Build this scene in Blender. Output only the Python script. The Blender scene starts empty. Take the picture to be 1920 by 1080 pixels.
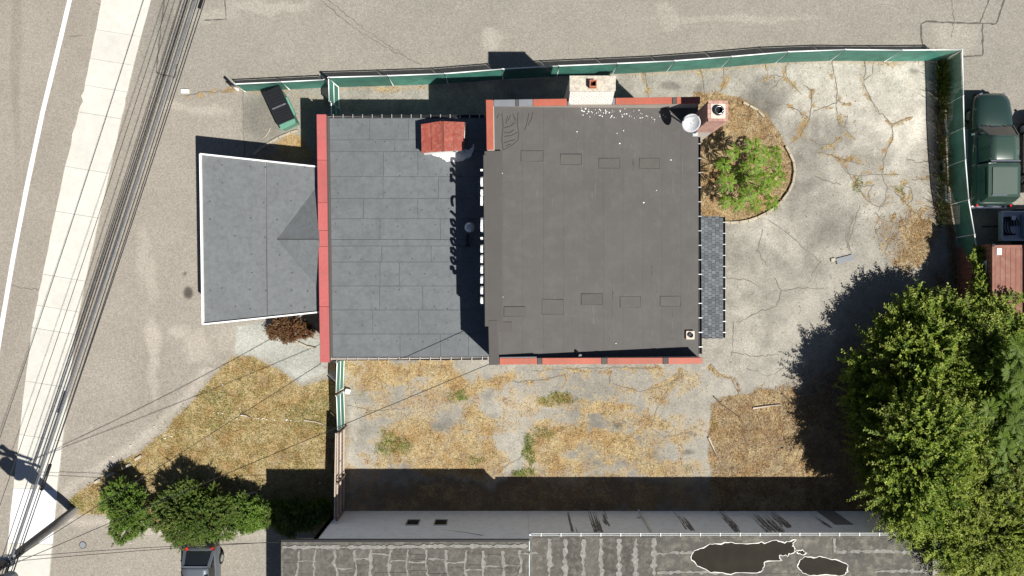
import bpy, math, random
import numpy as np
from mathutils import Matrix, Vector

random.seed(7)
rng = np.random.default_rng(11)
SC = bpy.context.scene
COL = SC.collection
R = math.radians

# ------------------------------------------------------------------ camera, sky, sun, exposure
CAM_H = 36.0          # drone height above the ground (m)
FPX = 1280.0          # focal length in photograph pixels (1920 wide)
cam_d = bpy.data.cameras.new('camera')
cam_d.sensor_width = 36.0
cam_d.lens = 36.0 * FPX / 1920.0
cam_d.clip_start = 0.1
cam_d.clip_end = 2000
cam = bpy.data.objects.new('camera', cam_d)
cam.location = (0, 0, CAM_H)
cam.rotation_euler = (0, 0, 0)
COL.objects.link(cam)
SC.camera = cam

SUN_DIR = Vector((0.52, -0.49, 1.0)).normalized()      # towards the sun
elev = math.asin(SUN_DIR.z)
world = bpy.data.worlds.new('World')
SC.world = world
world.use_nodes = True
wn = world.node_tree.nodes
wl = world.node_tree.links
wn.clear()
wo = wn.new('ShaderNodeOutputWorld')
wb = wn.new('ShaderNodeBackground')
sky = wn.new('ShaderNodeTexSky')
sky.sky_type = 'NISHITA'
sky.sun_disc = False
sky.air_density = 0.55
sky.dust_density = 0.4
sky.ozone_density = 1.0
sky.sun_elevation = elev
sky.sun_rotation = math.atan2(SUN_DIR.x, SUN_DIR.y)
wb.inputs['Strength'].default_value = 0.05
wl.new(sky.outputs[0], wb.inputs['Color'])
wl.new(wb.outputs[0], wo.inputs['Surface'])
sun_d = bpy.data.lights.new('sun', 'SUN')
sun_d.energy = 5.0
sun_d.angle = R(0.5)
sun_d.color = (1.0, 0.965, 0.895)
sun = bpy.data.objects.new('sun', sun_d)
sun.rotation_euler = SUN_DIR.to_track_quat('Z', 'Y').to_euler()
sun.location = (20, -20, 40)
COL.objects.link(sun)
vs = SC.view_settings
vs.view_transform = 'Standard'
vs.look = 'None'
vs.gamma = 1.0
vs.use_curve_mapping = False
vs.exposure = 0.68

# ------------------------------------------------------------------ helpers
def P(px, py, z=0.0):
    """Where a point seen at photo pixel (px, py) stands when it is z metres up."""
    k = (CAM_H - z) / FPX
    return Vector(((px - 960) * k, (540 - py) * k, z))

WLOC = {}
def _link(o, parent, loc):
    COL.objects.link(o)
    o.location = loc
    WLOC[o.name] = Vector(loc)
    if parent is not None:
        o.parent = parent
        o.matrix_parent_inverse = Matrix.Translation(-WLOC[parent.name])
    return o

def tag(o, label=None, cat=None, group=None, kind=None):
    if label: o['label'] = label
    if cat: o['category'] = cat
    if group: o['group'] = group
    if kind: o['kind'] = kind
    return o

def thing(name, label, cat, loc=(0, 0, 0), group=None):
    o = bpy.data.objects.new(name, None)
    o.empty_display_size = 0.3
    _link(o, None, loc)
    return tag(o, label, cat, group)

class MB:
    """Collects faces; build() links them as one mesh object."""
    def __init__(s):
        s.v = []; s.f = []
    def add(s, vs_, fs):
        n = len(s.v)
        s.v += [tuple(q) for q in vs_]
        s.f += [tuple(i + n for i in f) for f in fs]
        return s
    def box(s, x0, x1, y0, y1, z0, z1):
        return s.prism([(x0, y0), (x1, y0), (x1, y1), (x0, y1)], z0, z1)
    def prism(s, poly, z0, z1):
        a = sum(poly[i][0] * poly[(i + 1) % len(poly)][1] - poly[(i + 1) % len(poly)][0] * poly[i][1] for i in range(len(poly)))
        if a < 0: poly = poly[::-1]
        n = len(poly)
        vs_ = [(p[0], p[1], z0) for p in poly] + [(p[0], p[1], z1) for p in poly]
        fs = [tuple(range(n - 1, -1, -1)), tuple(range(n, 2 * n))]
        fs += [(i, (i + 1) % n, n + (i + 1) % n, n + i) for i in range(n)]
        return s.add(vs_, fs)
    def slab(s, top, t):
        """polygon of 3-D top points, thickness t downwards"""
        n = len(top)
        a = sum(top[i][0] * top[(i + 1) % n][1] - top[(i + 1) % n][0] * top[i][1] for i in range(n))
        if a < 0: top = top[::-1]
        vs_ = [(p[0], p[1], p[2] - t) for p in top] + [tuple(p) for p in top]
        fs = [tuple(range(n - 1, -1, -1)), tuple(range(n, 2 * n))]
        fs += [(i, (i + 1) % n, n + (i + 1) % n, n + i) for i in range(n)]
        return s.add(vs_, fs)
    def bar(s, a, b, w, h):
        """rectangular bar from a to b, w wide (horizontal), h high"""
        a = Vector(a); b = Vector(b)
        d = (b - a).normalized()
        up = Vector((0, 0, 1)) if abs(d.z) < 0.95 else Vector((0, 1, 0))
        sd = d.cross(up).normalized()
        u = sd.cross(d).normalized()
        c = [(-1, -1), (1, -1), (1, 1), (-1, 1)]
        vs_ = [p + sd * (x * w / 2) + u * (y * h / 2) for p in (a, b) for x, y in c]
        return s.add(vs_, [(0, 1, 2, 3), (7, 6, 5, 4), (0, 4, 5, 1), (1, 5, 6, 2), (2, 6, 7, 3), (3, 7, 4, 0)])
    def tube(s, pts, r, n=6, cap=True):
        pts = [Vector(p) for p in pts]
        rr = r if isinstance(r, (list, tuple)) else [r] * len(pts)
        vs_ = []; fs = []
        for i, p in enumerate(pts):
            d = (pts[min(i + 1, len(pts) - 1)] - pts[max(i - 1, 0)]).normalized()
            up = Vector((0, 0, 1)) if abs(d.z) < 0.9 else Vector((1, 0, 0))
            a = d.cross(up).normalized(); b = a.cross(d)
            for k in range(n):
                t = 2 * math.pi * k / n
                vs_.append(p + a * math.cos(t) * rr[i] + b * math.sin(t) * rr[i])
        for i in range(len(pts) - 1):
            for k in range(n):
                fs.append((i * n + k, i * n + (k + 1) % n, (i + 1) * n + (k + 1) % n, (i + 1) * n + k))
        if cap:
            fs.append(tuple(range(n)))
            fs.append(tuple((len(pts) - 1) * n + k for k in range(n - 1, -1, -1)))
        return s.add(vs_, fs)
    def lathe(s, c, prof, n=16):
        """prof: list of (radius, z) around a vertical axis at c"""
        vs_ = []; fs = []
        for (r, z) in prof:
            for k in range(n):
                t = 2 * math.pi * k / n
                vs_.append((c[0] + r * math.cos(t), c[1] + r * math.sin(t), c[2] + z))
        for i in range(len(prof) - 1):
            for k in range(n):
                fs.append((i * n + k, i * n + (k + 1) % n, (i + 1) * n + (k + 1) % n, (i + 1) * n + k))
        fs.append(tuple((len(prof) - 1) * n + k for k in range(n)))
        return s.add(vs_, fs)
    def build(s, name, mat, parent=None, smooth=False, bevel=0.0):
        me = bpy.data.meshes.new(name)
        xs = [v[0] for v in s.v]; ys = [v[1] for v in s.v]; zs = [v[2] for v in s.v]
        loc = Vector(((min(xs) + max(xs)) / 2, (min(ys) + max(ys)) / 2, min(zs)))
        me.from_pydata([(v[0] - loc.x, v[1] - loc.y, v[2] - loc.z) for v in s.v], [], s.f)
        me.materials.append(mat)
        if smooth: me.shade_smooth()
        o = bpy.data.objects.new(name, me)
        _link(o, parent, loc)
        if bevel:
            m = o.modifiers.new('bevel', 'BEVEL'); m.width = bevel; m.segments = 2; m.limit_method = 'ANGLE'
        return o

def share(src, name, loc, parent, rot=(0, 0, 0), scale=(1, 1, 1)):
    o = bpy.data.objects.new(name, src.data)
    _link(o, parent, Vector(loc))
    o.rotation_euler = rot
    o.scale = scale
    return o

def np_mesh(name, verts, faces, mat, parent=None, smooth=False, nper=4):
    """fast mesh from numpy arrays; faces (n, nper)"""
    verts = np.asarray(verts, dtype=np.float32)
    loc = np.array([(verts[:, 0].min() + verts[:, 0].max()) / 2, (verts[:, 1].min() + verts[:, 1].max()) / 2, verts[:, 2].min()])
    me = bpy.data.meshes.new(name)
    me.vertices.add(len(verts))
    me.vertices.foreach_set('co', (verts - loc).astype(np.float32).ravel())
    faces = np.asarray(faces, dtype=np.int32)
    me.loops.add(faces.size)
    me.loops.foreach_set('vertex_index', faces.ravel())
    me.polygons.add(len(faces))
    me.polygons.foreach_set('loop_start', np.arange(0, faces.size, nper, dtype=np.int32))
    me.update(calc_edges=True)
    me.validate()
    me.materials.append(mat)
    if smooth: me.shade_smooth()
    o = bpy.data.objects.new(name, me)
    _link(o, parent, Vector(loc.tolist()))
    return o

# ------------------------------------------------------------------ materials
def new_mat(name):
    m = bpy.data.materials.new(name)
    m.use_nodes = True
    nt = m.node_tree
    nt.nodes.clear()
    out = nt.nodes.new('ShaderNodeOutputMaterial')
    b = nt.nodes.new('ShaderNodeBsdfPrincipled')
    nt.links.new(b.outputs[0], out.inputs['Surface'])
    return m, nt, b, out

def nd(nt, t, **kw):
    n = nt.nodes.new(t)
    for k, v in kw.items():
        if k in n.inputs: n.inputs[k].default_value = v
        else: setattr(n, k, v)
    return n

def noise(nt, vec, scale, detail=4, rough=0.6):
    n = nd(nt, 'ShaderNodeTexNoise', Scale=scale, Detail=detail, Roughness=rough)
    nt.links.new(vec, n.inputs['Vector'])
    return n.outputs[0]

def mth(nt, op, a, b=None, c=None, clamp=False):
    n = nt.nodes.new('ShaderNodeMath'); n.operation = op; n.use_clamp = clamp
    for i, x in enumerate((a, b, c)):
        if x is None: continue
        if isinstance(x, (int, float)): n.inputs[i].default_value = x
        else: nt.links.new(x, n.inputs[i])
    return n.outputs[0]

def mixc(nt, fac, a, b, blend='MIX'):
    n = nt.nodes.new('ShaderNodeMix'); n.data_type = 'RGBA'; n.blend_type = blend
    for i, x in ((0, fac), (6, a), (7, b)):
        if isinstance(x, (int, float)): n.inputs[i].default_value = x
        elif isinstance(x, (tuple, list)): n.inputs[i].default_value = tuple(x) + ((1,) if len(x) == 3 else ())
        else: nt.links.new(x, n.inputs[i])
    return n.outputs[2]

def ramp(nt, fac, stops, interp='LINEAR'):
    n = nt.nodes.new('ShaderNodeValToRGB')
    cr = n.color_ramp; cr.interpolation = interp
    while len(cr.elements) < len(stops): cr.elements.new(0.5)
    for e, (p, c) in zip(cr.elements, stops):
        e.position = p
        e.color = (c, c, c, 1) if isinstance(c, (int, float)) else tuple(c) + (1,)
    nt.links.new(fac, n.inputs[0])
    return n.outputs[0]

def mat(name, col, rough=0.8, var=0.12, scale=1.2, fine=14.0, fvar=0.10, metal=0.0, bump=0.15, objvar=0.0, dirt=None, dirt_amt=0.0, spec=0.3, coat=0.0):
    """Mottled surface: broad and fine noise on the base colour, bump, optional blotchy dirt."""
    m, nt, b, out = new_mat(name)
    g = nt.nodes.new('ShaderNodeNewGeometry').outputs['Position']
    n1 = noise(nt, g, scale, 5, 0.62)
    n2 = noise(nt, g, fine, 4, 0.7)
    v = mth(nt, 'ADD', mth(nt, 'MULTIPLY_ADD', n1, 2 * var * 2, 1 - var * 2), mth(nt, 'MULTIPLY_ADD', n2, 2 * fvar * 2, -fvar * 2))
    if objvar:
        oi = nt.nodes.new('ShaderNodeObjectInfo').outputs['Random']
        v = mth(nt, 'MULTIPLY', v, mth(nt, 'MULTIPLY_ADD', oi, 2 * objvar, 1 - objvar))
    c = mixc(nt, 1.0, col, v, 'MULTIPLY')
    if dirt:
        n3 = noise(nt, g, scale * 2.3 + 0.7, 6, 0.7)
        f = mth(nt, 'MULTIPLY', ramp(nt, n3, [(0.46, 0.0), (0.68, 1.0)]), dirt_amt)
        c = mixc(nt, f, c, dirt)
    nt.links.new(c, b.inputs['Base Color'])
    b.inputs['Metallic'].default_value = metal
    b.inputs['Specular IOR Level'].default_value = spec
    b.inputs['Coat Weight'].default_value = coat
    r = mth(nt, 'MULTIPLY_ADD', n2, 0.2, rough - 0.1, clamp=True)
    nt.links.new(r, b.inputs['Roughness'])
    if bump:
        bp = nd(nt, 'ShaderNodeBump', Strength=bump, Distance=0.02)
        nt.links.new(n2, bp.inputs['Height'])
        nt.links.new(bp.outputs[0], b.inputs['Normal'])
    return m

def leaf_mat(name, cols, trans=0.35, rough=0.55):
    """Leaf colour varies leaf by leaf; part of the light passes through."""
    m, nt, b, out = new_mat(name)
    ri = nt.nodes.new('ShaderNodeNewGeometry')
    st = [(i / (len(cols) - 1), c) for i, c in enumerate(cols)]
    at = nd(nt, 'ShaderNodeAttribute', attribute_name='tone')
    c = ramp(nt, mth(nt, 'MULTIPLY_ADD', at.outputs['Fac'], 0.62, mth(nt, 'MULTIPLY', ri.outputs['Random Per Island'], 0.38)), st)
    n1 = noise(nt, ri.outputs['Position'], 0.9, 3, 0.6)
    c = mixc(nt, 1.0, c, mth(nt, 'MULTIPLY_ADD', n1, 1.0, 0.5), 'MULTIPLY')
    nt.links.new(c, b.inputs['Base Color'])
    b.inputs['Roughness'].default_value = rough
    b.inputs['Specular IOR Level'].default_value = 0.22
    tr = nt.nodes.new('ShaderNodeBsdfTranslucent')
    c2 = mixc(nt, 1.0, c, (1.3, 1.35, 0.5), 'MULTIPLY')
    nt.links.new(c2, tr.inputs['Color'])
    mx = nt.nodes.new('ShaderNodeMixShader')
    mx.inputs[0].default_value = trans
    nt.links.new(b.outputs[0], mx.inputs[1]); nt.links.new(tr.outputs[0], mx.inputs[2])
    nt.links.new(mx.outputs[0], out.inputs['Surface'])
    return m

def straw_mat(name, cols):
    m, nt, b, out = new_mat(name)
    ri = nt.nodes.new('ShaderNodeNewGeometry')
    st = [(i / (len(cols) - 1), c) for i, c in enumerate(cols)]
    c = ramp(nt, ri.outputs['Random Per Island'], st)
    nE = noise(nt, ri.outputs['Position'], 1.1, 4, 0.65)
    c = mixc(nt, ramp(nt, nE, [(0.42, 0.0), (0.62, 1.0)]), c, (0.78, 0.67, 0.56), 'MULTIPLY')
    n1 = noise(nt, ri.outputs['Position'], 1.3, 4, 0.6)
    c = mixc(nt, 1.0, c, mth(nt, 'MULTIPLY_ADD', n1, 1.2, 0.4), 'MULTIPLY')
    nt.links.new(c, b.inputs['Base Color'])
    b.inputs['Roughness'].default_value = 0.8
    b.inputs['Specular IOR Level'].default_value = 0.15
    return m

M = {}
M['low_roof'] = mat('low_roof_membrane', (0.112, 0.121, 0.128), 0.7, 0.12, 0.7, 6, 0.13, objvar=0.025, dirt=(0.080, 0.085, 0.090), dirt_amt=0.65)
M['canopy_roof'] = mat('canopy_membrane', (0.128, 0.136, 0.142), 0.7, 0.10, 1.4, 6, 0.10, objvar=0.02, dirt=(0.075, 0.078, 0.08), dirt_amt=0.45)
M['tall_roof'] = mat('upper_roof_membrane', (0.076, 0.0715, 0.068), 0.75, 0.09, 0.35, 9, 0.07, objvar=0.015, dirt=(0.100, 0.095, 0.089), dirt_amt=0.5)
M['dark_membrane'] = mat('dark_membrane', (0.068, 0.063, 0.059), 0.75, 0.08, 0.9, 10, 0.08, objvar=0.05)
M['patch'] = mat('roof_patch_felt', (0.082, 0.079, 0.073), 0.9, 0.08, 2.0, 18, 0.14, objvar=0.06)
M['low_deck'] = mat('low_roof_seam', (0.088, 0.094, 0.099), 0.8, 0.25, 1.6, 9, 0.2)
M['up_deck'] = mat('upper_roof_seam', (0.071, 0.067, 0.063), 0.8, 0.1, 1.6, 9, 0.1)
M['stud'] = mat('fastener_mark', (0.068, 0.072, 0.075), 0.8, 0.2, 1.6, 9, 0.2)
M['seam'] = mat('seam_black', (0.02, 0.02, 0.021), 0.8, 0.1, 3, 20, 0.1)
M['coping_pink'] = mat('coping_faded_red', (0.36, 0.092, 0.088), 0.5, 0.10, 0.9, 8, 0.08, objvar=0.06, bump=0.05, dirt=(0.27, 0.10, 0.09), dirt_amt=0.5)
M['coping_red'] = mat('coping_red_orange', (0.33, 0.088, 0.056), 0.5, 0.12, 1.4, 9, 0.1, objvar=0.07, bump=0.05, dirt=(0.24, 0.10, 0.075), dirt_amt=0.5)
M['coping_grey'] = mat('coping_grey', (0.15, 0.16, 0.175), 0.6, 0.12, 2, 9, 0.08)
M['white_trim'] = mat('white_trim', (0.62, 0.62, 0.60), 0.5, 0.05, 1.5, 9, 0.04, bump=0.04)
M['stucco'] = mat('stucco_wall', (0.33, 0.29, 0.25), 0.9, 0.1, 0.8, 12, 0.08)
M['block_wall'] = mat('painted_block', (0.30, 0.31, 0.32), 0.9, 0.12, 0.9, 12, 0.08)
M['gutter'] = mat('gutter_dark', (0.018, 0.018, 0.02), 0.5, 0.1, 2, 9, 0.05)
M['galv'] = mat('galvanised_steel', (0.50, 0.52, 0.52), 0.4, 0.08, 3, 20, 0.06, metal=0.6, bump=0.05)
M['rail'] = mat('fence_rail_pale', (0.66, 0.70, 0.68), 0.6, 0.08, 3, 20, 0.05, metal=0.0, bump=0.05)
M['dark_metal'] = mat('dark_metal', (0.02, 0.022, 0.024), 0.45, 0.1, 3, 20, 0.05, metal=0.3, bump=0.05)
M['black_plastic'] = mat('black_plastic', (0.012, 0.013, 0.015), 0.4, 0.1, 3, 20, 0.08, bump=0.05)
M['cable'] = mat('cable_black', (0.012, 0.012, 0.013), 0.6, 0.1, 3, 20, 0.05, bump=0)
M['cable_grey'] = mat('cable_grey', (0.10, 0.11, 0.125), 0.6, 0.2, 3, 8, 0.3, metal=0.0, bump=0)
M['cable_mid'] = mat('cable_weathered', (0.05, 0.05, 0.052), 0.6, 0.1, 3, 20, 0.05, bump=0)
M['pole_wood'] = mat('pole_wood', (0.17, 0.16, 0.15), 0.85, 0.15, 2, 16, 0.2)
M['transformer'] = mat('transformer_grey', (0.30, 0.32, 0.33), 0.5, 0.06, 2, 12, 0.05)
M['brick'] = mat('red_brick', (0.38, 0.225, 0.18), 0.9, 0.12, 3, 25, 0.14, objvar=0.22)
M['brick_white'] = mat('painted_brick', (0.60, 0.57, 0.52), 0.85, 0.08, 3, 20, 0.10, objvar=0.06)
M['mortar'] = mat('mortar', (0.46, 0.41, 0.36), 0.95, 0.1, 3, 25, 0.1)
M['cap_stone'] = mat('chimney_cap', (0.58, 0.50, 0.42), 0.9, 0.12, 3, 14, 0.12, dirt=(0.30, 0.22, 0.15), dirt_amt=0.5)
M['cap_white'] = mat('chimney_cap_weathered', (0.47, 0.43, 0.36), 0.9, 0.16, 4, 14, 0.2, dirt=(0.16, 0.14, 0.10), dirt_amt=0.75)
M['terracotta'] = mat('flue_terracotta', (0.36, 0.13, 0.07), 0.8, 0.1, 4, 20, 0.1)
M['soot'] = mat('soot', (0.006, 0.006, 0.006), 0.95, 0.1, 4, 20, 0.1)
M['rust'] = mat('rusty_red_metal', (0.22, 0.048, 0.034), 0.6, 0.2, 2.5, 12, 0.2, dirt=(0.33, 0.17, 0.12), dirt_amt=0.55, objvar=0.1)
M['tar_white'] = mat('white_roof_coating', (0.62, 0.62, 0.60), 0.6, 0.08, 3, 12, 0.08)
M['dish'] = mat('dish_paint', (0.55, 0.56, 0.57), 0.35, 0.03, 3, 20, 0.02, bump=0)
M['vent_metal'] = mat('vent_metal', (0.52, 0.54, 0.56), 0.35, 0.08, 3, 14, 0.08, metal=0.5, bump=0.05)
M['sign_white'] = mat('sign_white', (0.75, 0.75, 0.74), 0.35, 0.03, 3, 20, 0.02, bump=0)
M['shingle'] = mat('asphalt_shingle', (0.092, 0.102, 0.112), 0.9, 0.1, 6, 22, 0.2, objvar=0.28)
M['sidewalk'] = mat('sidewalk_concrete', (0.48, 0.468, 0.425), 0.9, 0.08, 0.6, 10, 0.08, objvar=0.04, dirt=(0.41, 0.39, 0.345), dirt_amt=0.5, bump=0.08)
M['sidewalk_new'] = mat('sidewalk_new_concrete', (0.60, 0.61, 0.62), 0.9, 0.03, 0.6, 10, 0.04, bump=0.08)
M['kerb'] = mat('kerb_concrete', (0.36, 0.32, 0.25), 0.9, 0.1, 2.5, 14, 0.12, objvar=0.12, dirt=(0.2, 0.15, 0.09), dirt_amt=0.5)
M['stop'] = mat('wheel_stop_concrete', (0.56, 0.55, 0.52), 0.9, 0.08, 2.5, 14, 0.08)
M['line_paint'] = mat('road_paint', (0.60, 0.60, 0.60), 0.7, 0.06, 1.5, 14, 0.10)
M['tar'] = mat('crack_sealant', (0.085, 0.077, 0.068), 0.85, 0.2, 2, 14, 0.2)
M['crack'] = mat('crack_dark', (0.13, 0.115, 0.095), 0.9, 0.2, 2, 14, 0.2)
M['dumpster'] = mat('dumpster_green', (0.10, 0.26, 0.19), 0.55, 0.1, 2, 12, 0.1, dirt=(0.17, 0.12, 0.07), dirt_amt=0.4)
M['wood_grey'] = mat('weathered_wood', (0.20, 0.15, 0.12), 0.9, 0.15, 2, 14, 0.2, objvar=0.15)
M['wood_pale'] = mat('pale_weathered_wood', (0.42, 0.36, 0.31), 0.9, 0.12, 2, 14, 0.15, objvar=0.1)
M['twig'] = mat('twig_bark', (0.24, 0.19, 0.09), 0.85, 0.15, 3, 16, 0.15)
M['bark'] = mat('bark', (0.09, 0.065, 0.045), 0.9, 0.15, 3, 16, 0.2)
M['trash_white'] = mat('litter_white', (0.60, 0.58, 0.54), 0.8, 0.06, 3, 12, 0.06)
M['slate'] = mat('grey_board', (0.19, 0.20, 0.215), 0.8, 0.06, 1.5, 12, 0.08)
M['paint_green'] = mat('car_paint_green', (0.014, 0.032, 0.026), 0.3, 0.03, 1, 20, 0.02, bump=0, coat=0.7, spec=0.5)
M['cap_green'] = mat('truck_cap_green', (0.032, 0.058, 0.044), 0.3, 0.03, 1, 20, 0.02, bump=0, coat=0.8, spec=0.5)
M['paint_silver'] = mat('car_paint_silver', (0.13, 0.145, 0.17), 0.3, 0.03, 1, 20, 0.02, bump=0, coat=0.7, metal=0.35)
M['paint_white'] = mat('car_paint_white', (0.50, 0.52, 0.54), 0.35, 0.03, 1, 20, 0.02, bump=0, coat=0.5)
M['car_glass'] = mat('car_glass', (0.012, 0.015, 0.016), 0.08, 0.02, 1, 20, 0.02, bump=0, coat=1.0, spec=0.6)
M['tyre'] = mat('tyre_rubber', (0.012, 0.012, 0.012), 0.85, 0.1, 5, 20, 0.1)
M['chrome'] = mat('chrome', (0.6, 0.62, 0.63), 0.2, 0.02, 1, 20, 0.02, metal=0.9, bump=0)
M['lamp_red'] = mat('tail_lamp', (0.45, 0.02, 0.015), 0.25, 0.05, 5, 20, 0.05, bump=0)
M['container_red'] = mat('container_red', (0.20, 0.085, 0.062), 0.7, 0.14, 0.9, 8, 0.14, dirt=(0.26, 0.15, 0.11), dirt_amt=0.6)
M['container_blue'] = mat('container_grey', (0.12, 0.14, 0.16), 0.6, 0.1, 0.9, 8, 0.1)
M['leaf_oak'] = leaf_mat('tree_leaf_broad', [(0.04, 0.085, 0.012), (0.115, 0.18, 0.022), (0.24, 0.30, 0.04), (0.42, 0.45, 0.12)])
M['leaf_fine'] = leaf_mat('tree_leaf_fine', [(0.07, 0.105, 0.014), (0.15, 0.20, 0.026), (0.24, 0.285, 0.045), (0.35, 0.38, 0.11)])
M['leaf_sumac'] = leaf_mat('sumac_leaf', [(0.035, 0.08, 0.008), (0.12, 0.205, 0.018), (0.23, 0.32, 0.04)], 0.3)
M['leaf_shrub'] = leaf_mat('shrub_leaf', [(0.03, 0.06, 0.010), (0.075, 0.13, 0.018), (0.17, 0.225, 0.035)])
M['leaf_shrub_bright'] = leaf_mat('shrub_leaf_bright', [(0.035, 0.075, 0.012), (0.095, 0.17, 0.02), (0.18, 0.27, 0.04)])
M['leaf_red'] = leaf_mat('shrub_leaf_russet', [(0.06, 0.025, 0.012), (0.11, 0.045, 0.02), (0.10, 0.07, 0.02)], 0.2)
M['straw'] = straw_mat('dry_straw', [(0.17, 0.125, 0.065), (0.25, 0.19, 0.105), (0.34, 0.265, 0.155), (0.46, 0.385, 0.25)])
M['straw_brown'] = straw_mat('brown_litter', [(0.12, 0.078, 0.04), (0.19, 0.13, 0.07), (0.28, 0.20, 0.115), (0.42, 0.33, 0.21)])
M['lawn'] = straw_mat('dry_lawn_blade', [(0.16, 0.13, 0.045), (0.24, 0.195, 0.075), (0.33, 0.27, 0.12), (0.46, 0.395, 0.22)])
M['grass_green'] = straw_mat('green_weed', [(0.05, 0.09, 0.015), (0.09, 0.14, 0.02), (0.15, 0.19, 0.04)])

def screen_mat():
    """green windscreen fabric on a chain link fence: woven, some light passes through"""
    m, nt, b, out = new_mat('green_fence_screen')
    g = nt.nodes.new('ShaderNodeNewGeometry').outputs['Position']
    n1 = noise(nt, g, 1.6, 4, 0.6)
    n2 = noise(nt, g, 22, 3, 0.6)
    oi = nt.nodes.new('ShaderNodeObjectInfo').outputs['Random']
    v = mth(nt, 'MULTIPLY', mth(nt, 'MULTIPLY_ADD', n1, 1.3, 0.35), mth(nt, 'MULTIPLY_ADD', oi, 0.4, 0.8))
    v = mth(nt, 'MULTIPLY', v, mth(nt, 'MULTIPLY_ADD', n2, 0.5, 0.75))
    nt.links.new(mixc(nt, 1.0, (0.05, 0.185, 0.142), v, 'MULTIPLY'), b.inputs['Base Color'])
    b.inputs['Roughness'].default_value = 0.6
    tr = nt.nodes.new('ShaderNodeBsdfTransparent')
    mx = nt.nodes.new('ShaderNodeMixShader'); mx.inputs[0].default_value = 0.10
    nt.links.new(b.outputs[0], mx.inputs[1]); nt.links.new(tr.outputs[0], mx.inputs[2])
    nt.links.new(mx.outputs[0], out.inputs['Surface'])
    return m
M['screen'] = screen_mat()

def water_mat():
    m, nt, b, out = new_mat('roof_puddle_water')
    g = nt.nodes.new('ShaderNodeNewGeometry').outputs['Position']
    n1 = noise(nt, g, 1.4, 4, 0.6)
    nt.links.new(mixc(nt, n1, (0.016, 0.015, 0.012), (0.036, 0.031, 0.022)), b.inputs['Base Color'])
    b.inputs['Roughness'].default_value = 0.015
    b.inputs['Specular IOR Level'].default_value = 0.3
    return m
M['puddle'] = water_mat()

def ground_mat():
    """Paving and soil. Colour of the paving, how much dry weed, green weed and bare soil cover it come with the mesh; grain and ragged edges are noise."""
    m, nt, b, out = new_mat('ground_surface')
    g = nt.nodes.new('ShaderNodeNewGeometry').outputs['Position']
    a1 = nd(nt, 'ShaderNodeAttribute', attribute_name='pave')
    a2 = nd(nt, 'ShaderNodeAttribute', attribute_name='cover')
    sep = nt.nodes.new('ShaderNodeSeparateColor')
    nt.links.new(a2.outputs['Color'], sep.inputs[0])
    nA = noise(nt, g, 3.2, 6, 0.7)
    nB = noise(nt, g, 11.0, 5, 0.75)
    nC = noise(nt, g, 0.55, 4, 0.6)
    vor = nd(nt, 'ShaderNodeTexVoronoi', Scale=17.0)
    nt.links.new(g, vor.inputs['Vector'])
    nD = noise(nt, g, 28.0, 2, 0.6)
    grain = mth(nt, 'ADD', mth(nt, 'MULTIPLY_ADD', nB, 0.85, 0.575), mth(nt, 'MULTIPLY_ADD', nD, 1.0, -0.5))
    vs2 = nd(nt, 'ShaderNodeTexVoronoi', Scale=15.0)
    nt.links.new(g, vs2.inputs['Vector'])
    sc_ = nt.nodes.new('ShaderNodeSeparateColor'); nt.links.new(vs2.outputs['Color'], sc_.inputs[0])
    grain = mth(nt, 'MULTIPLY', grain, mth(nt, 'MULTIPLY_ADD', sc_.outputs[0], 0.24, 0.88))
    grain = mth(nt, 'MULTIPLY', grain, mth(nt, 'MULTIPLY_ADD', nC, 0.24, 0.88))
    grain = mth(nt, 'MULTIPLY', grain, mth(nt, 'MULTIPLY_ADD', nA, 0.24, 0.88))
    c = mixc(nt, 1.0, a1.outputs['Color'], grain, 'MULTIPLY')
    jag = mth(nt, 'ADD', mth(nt, 'MULTIPLY_ADD', nB, 1.1, -0.55), mth(nt, 'MULTIPLY_ADD', nA, 0.7, -0.35))
    def cover(ch):
        return ramp(nt, mth(nt, 'ADD', sep.outputs[ch], jag), [(0.30, 0.0), (0.80, 1.0)])
    # bare soil
    soil = ramp(nt, nB, [(0.25, (0.085, 0.060, 0.036)), (0.75, (0.19, 0.145, 0.095))])
    c = mixc(nt, cover(2), c, soil)
    # dry weed
    mixn = mth(nt, 'ADD', mth(nt, 'MULTIPLY', nB, 0.6), mth(nt, 'MULTIPLY', vor.outputs['Distance'], 0.5))
    st = ramp(nt, mixn, [(0.22, (0.12, 0.085, 0.038)), (0.45, (0.25, 0.185, 0.09)), (0.62, (0.35, 0.27, 0.145)), (0.85, (0.45, 0.37, 0.22))])
    nE = noise(nt, g, 1.1, 4, 0.65)
    st = mixc(nt, ramp(nt, nE, [(0.42, 0.0), (0.62, 1.0)]), st, (0.76, 0.64, 0.52), 'MULTIPLY')
    c = mixc(nt, cover(0), c, st)
    gr = ramp(nt, nB, [(0.25, (0.045, 0.06, 0.012)), (0.7, (0.14, 0.15, 0.035))])
    c = mixc(nt, mth(nt, 'MULTIPLY', cover(1), 0.8), c, gr)
    nt.links.new(c, b.inputs['Base Color'])
    b.inputs['Roughness'].default_value = 0.92
    b.inputs['Specular IOR Level'].default_value = 0.12
    bp = nd(nt, 'ShaderNodeBump', Strength=0.35, Distance=0.03)
    nt.links.new(mth(nt, 'ADD', nB, mth(nt, 'MULTIPLY', nD, 0.5)), bp.inputs['Height'])
    nt.links.new(bp.outputs[0], b.inputs['Normal'])
    return m
M['ground'] = ground_mat()

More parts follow.
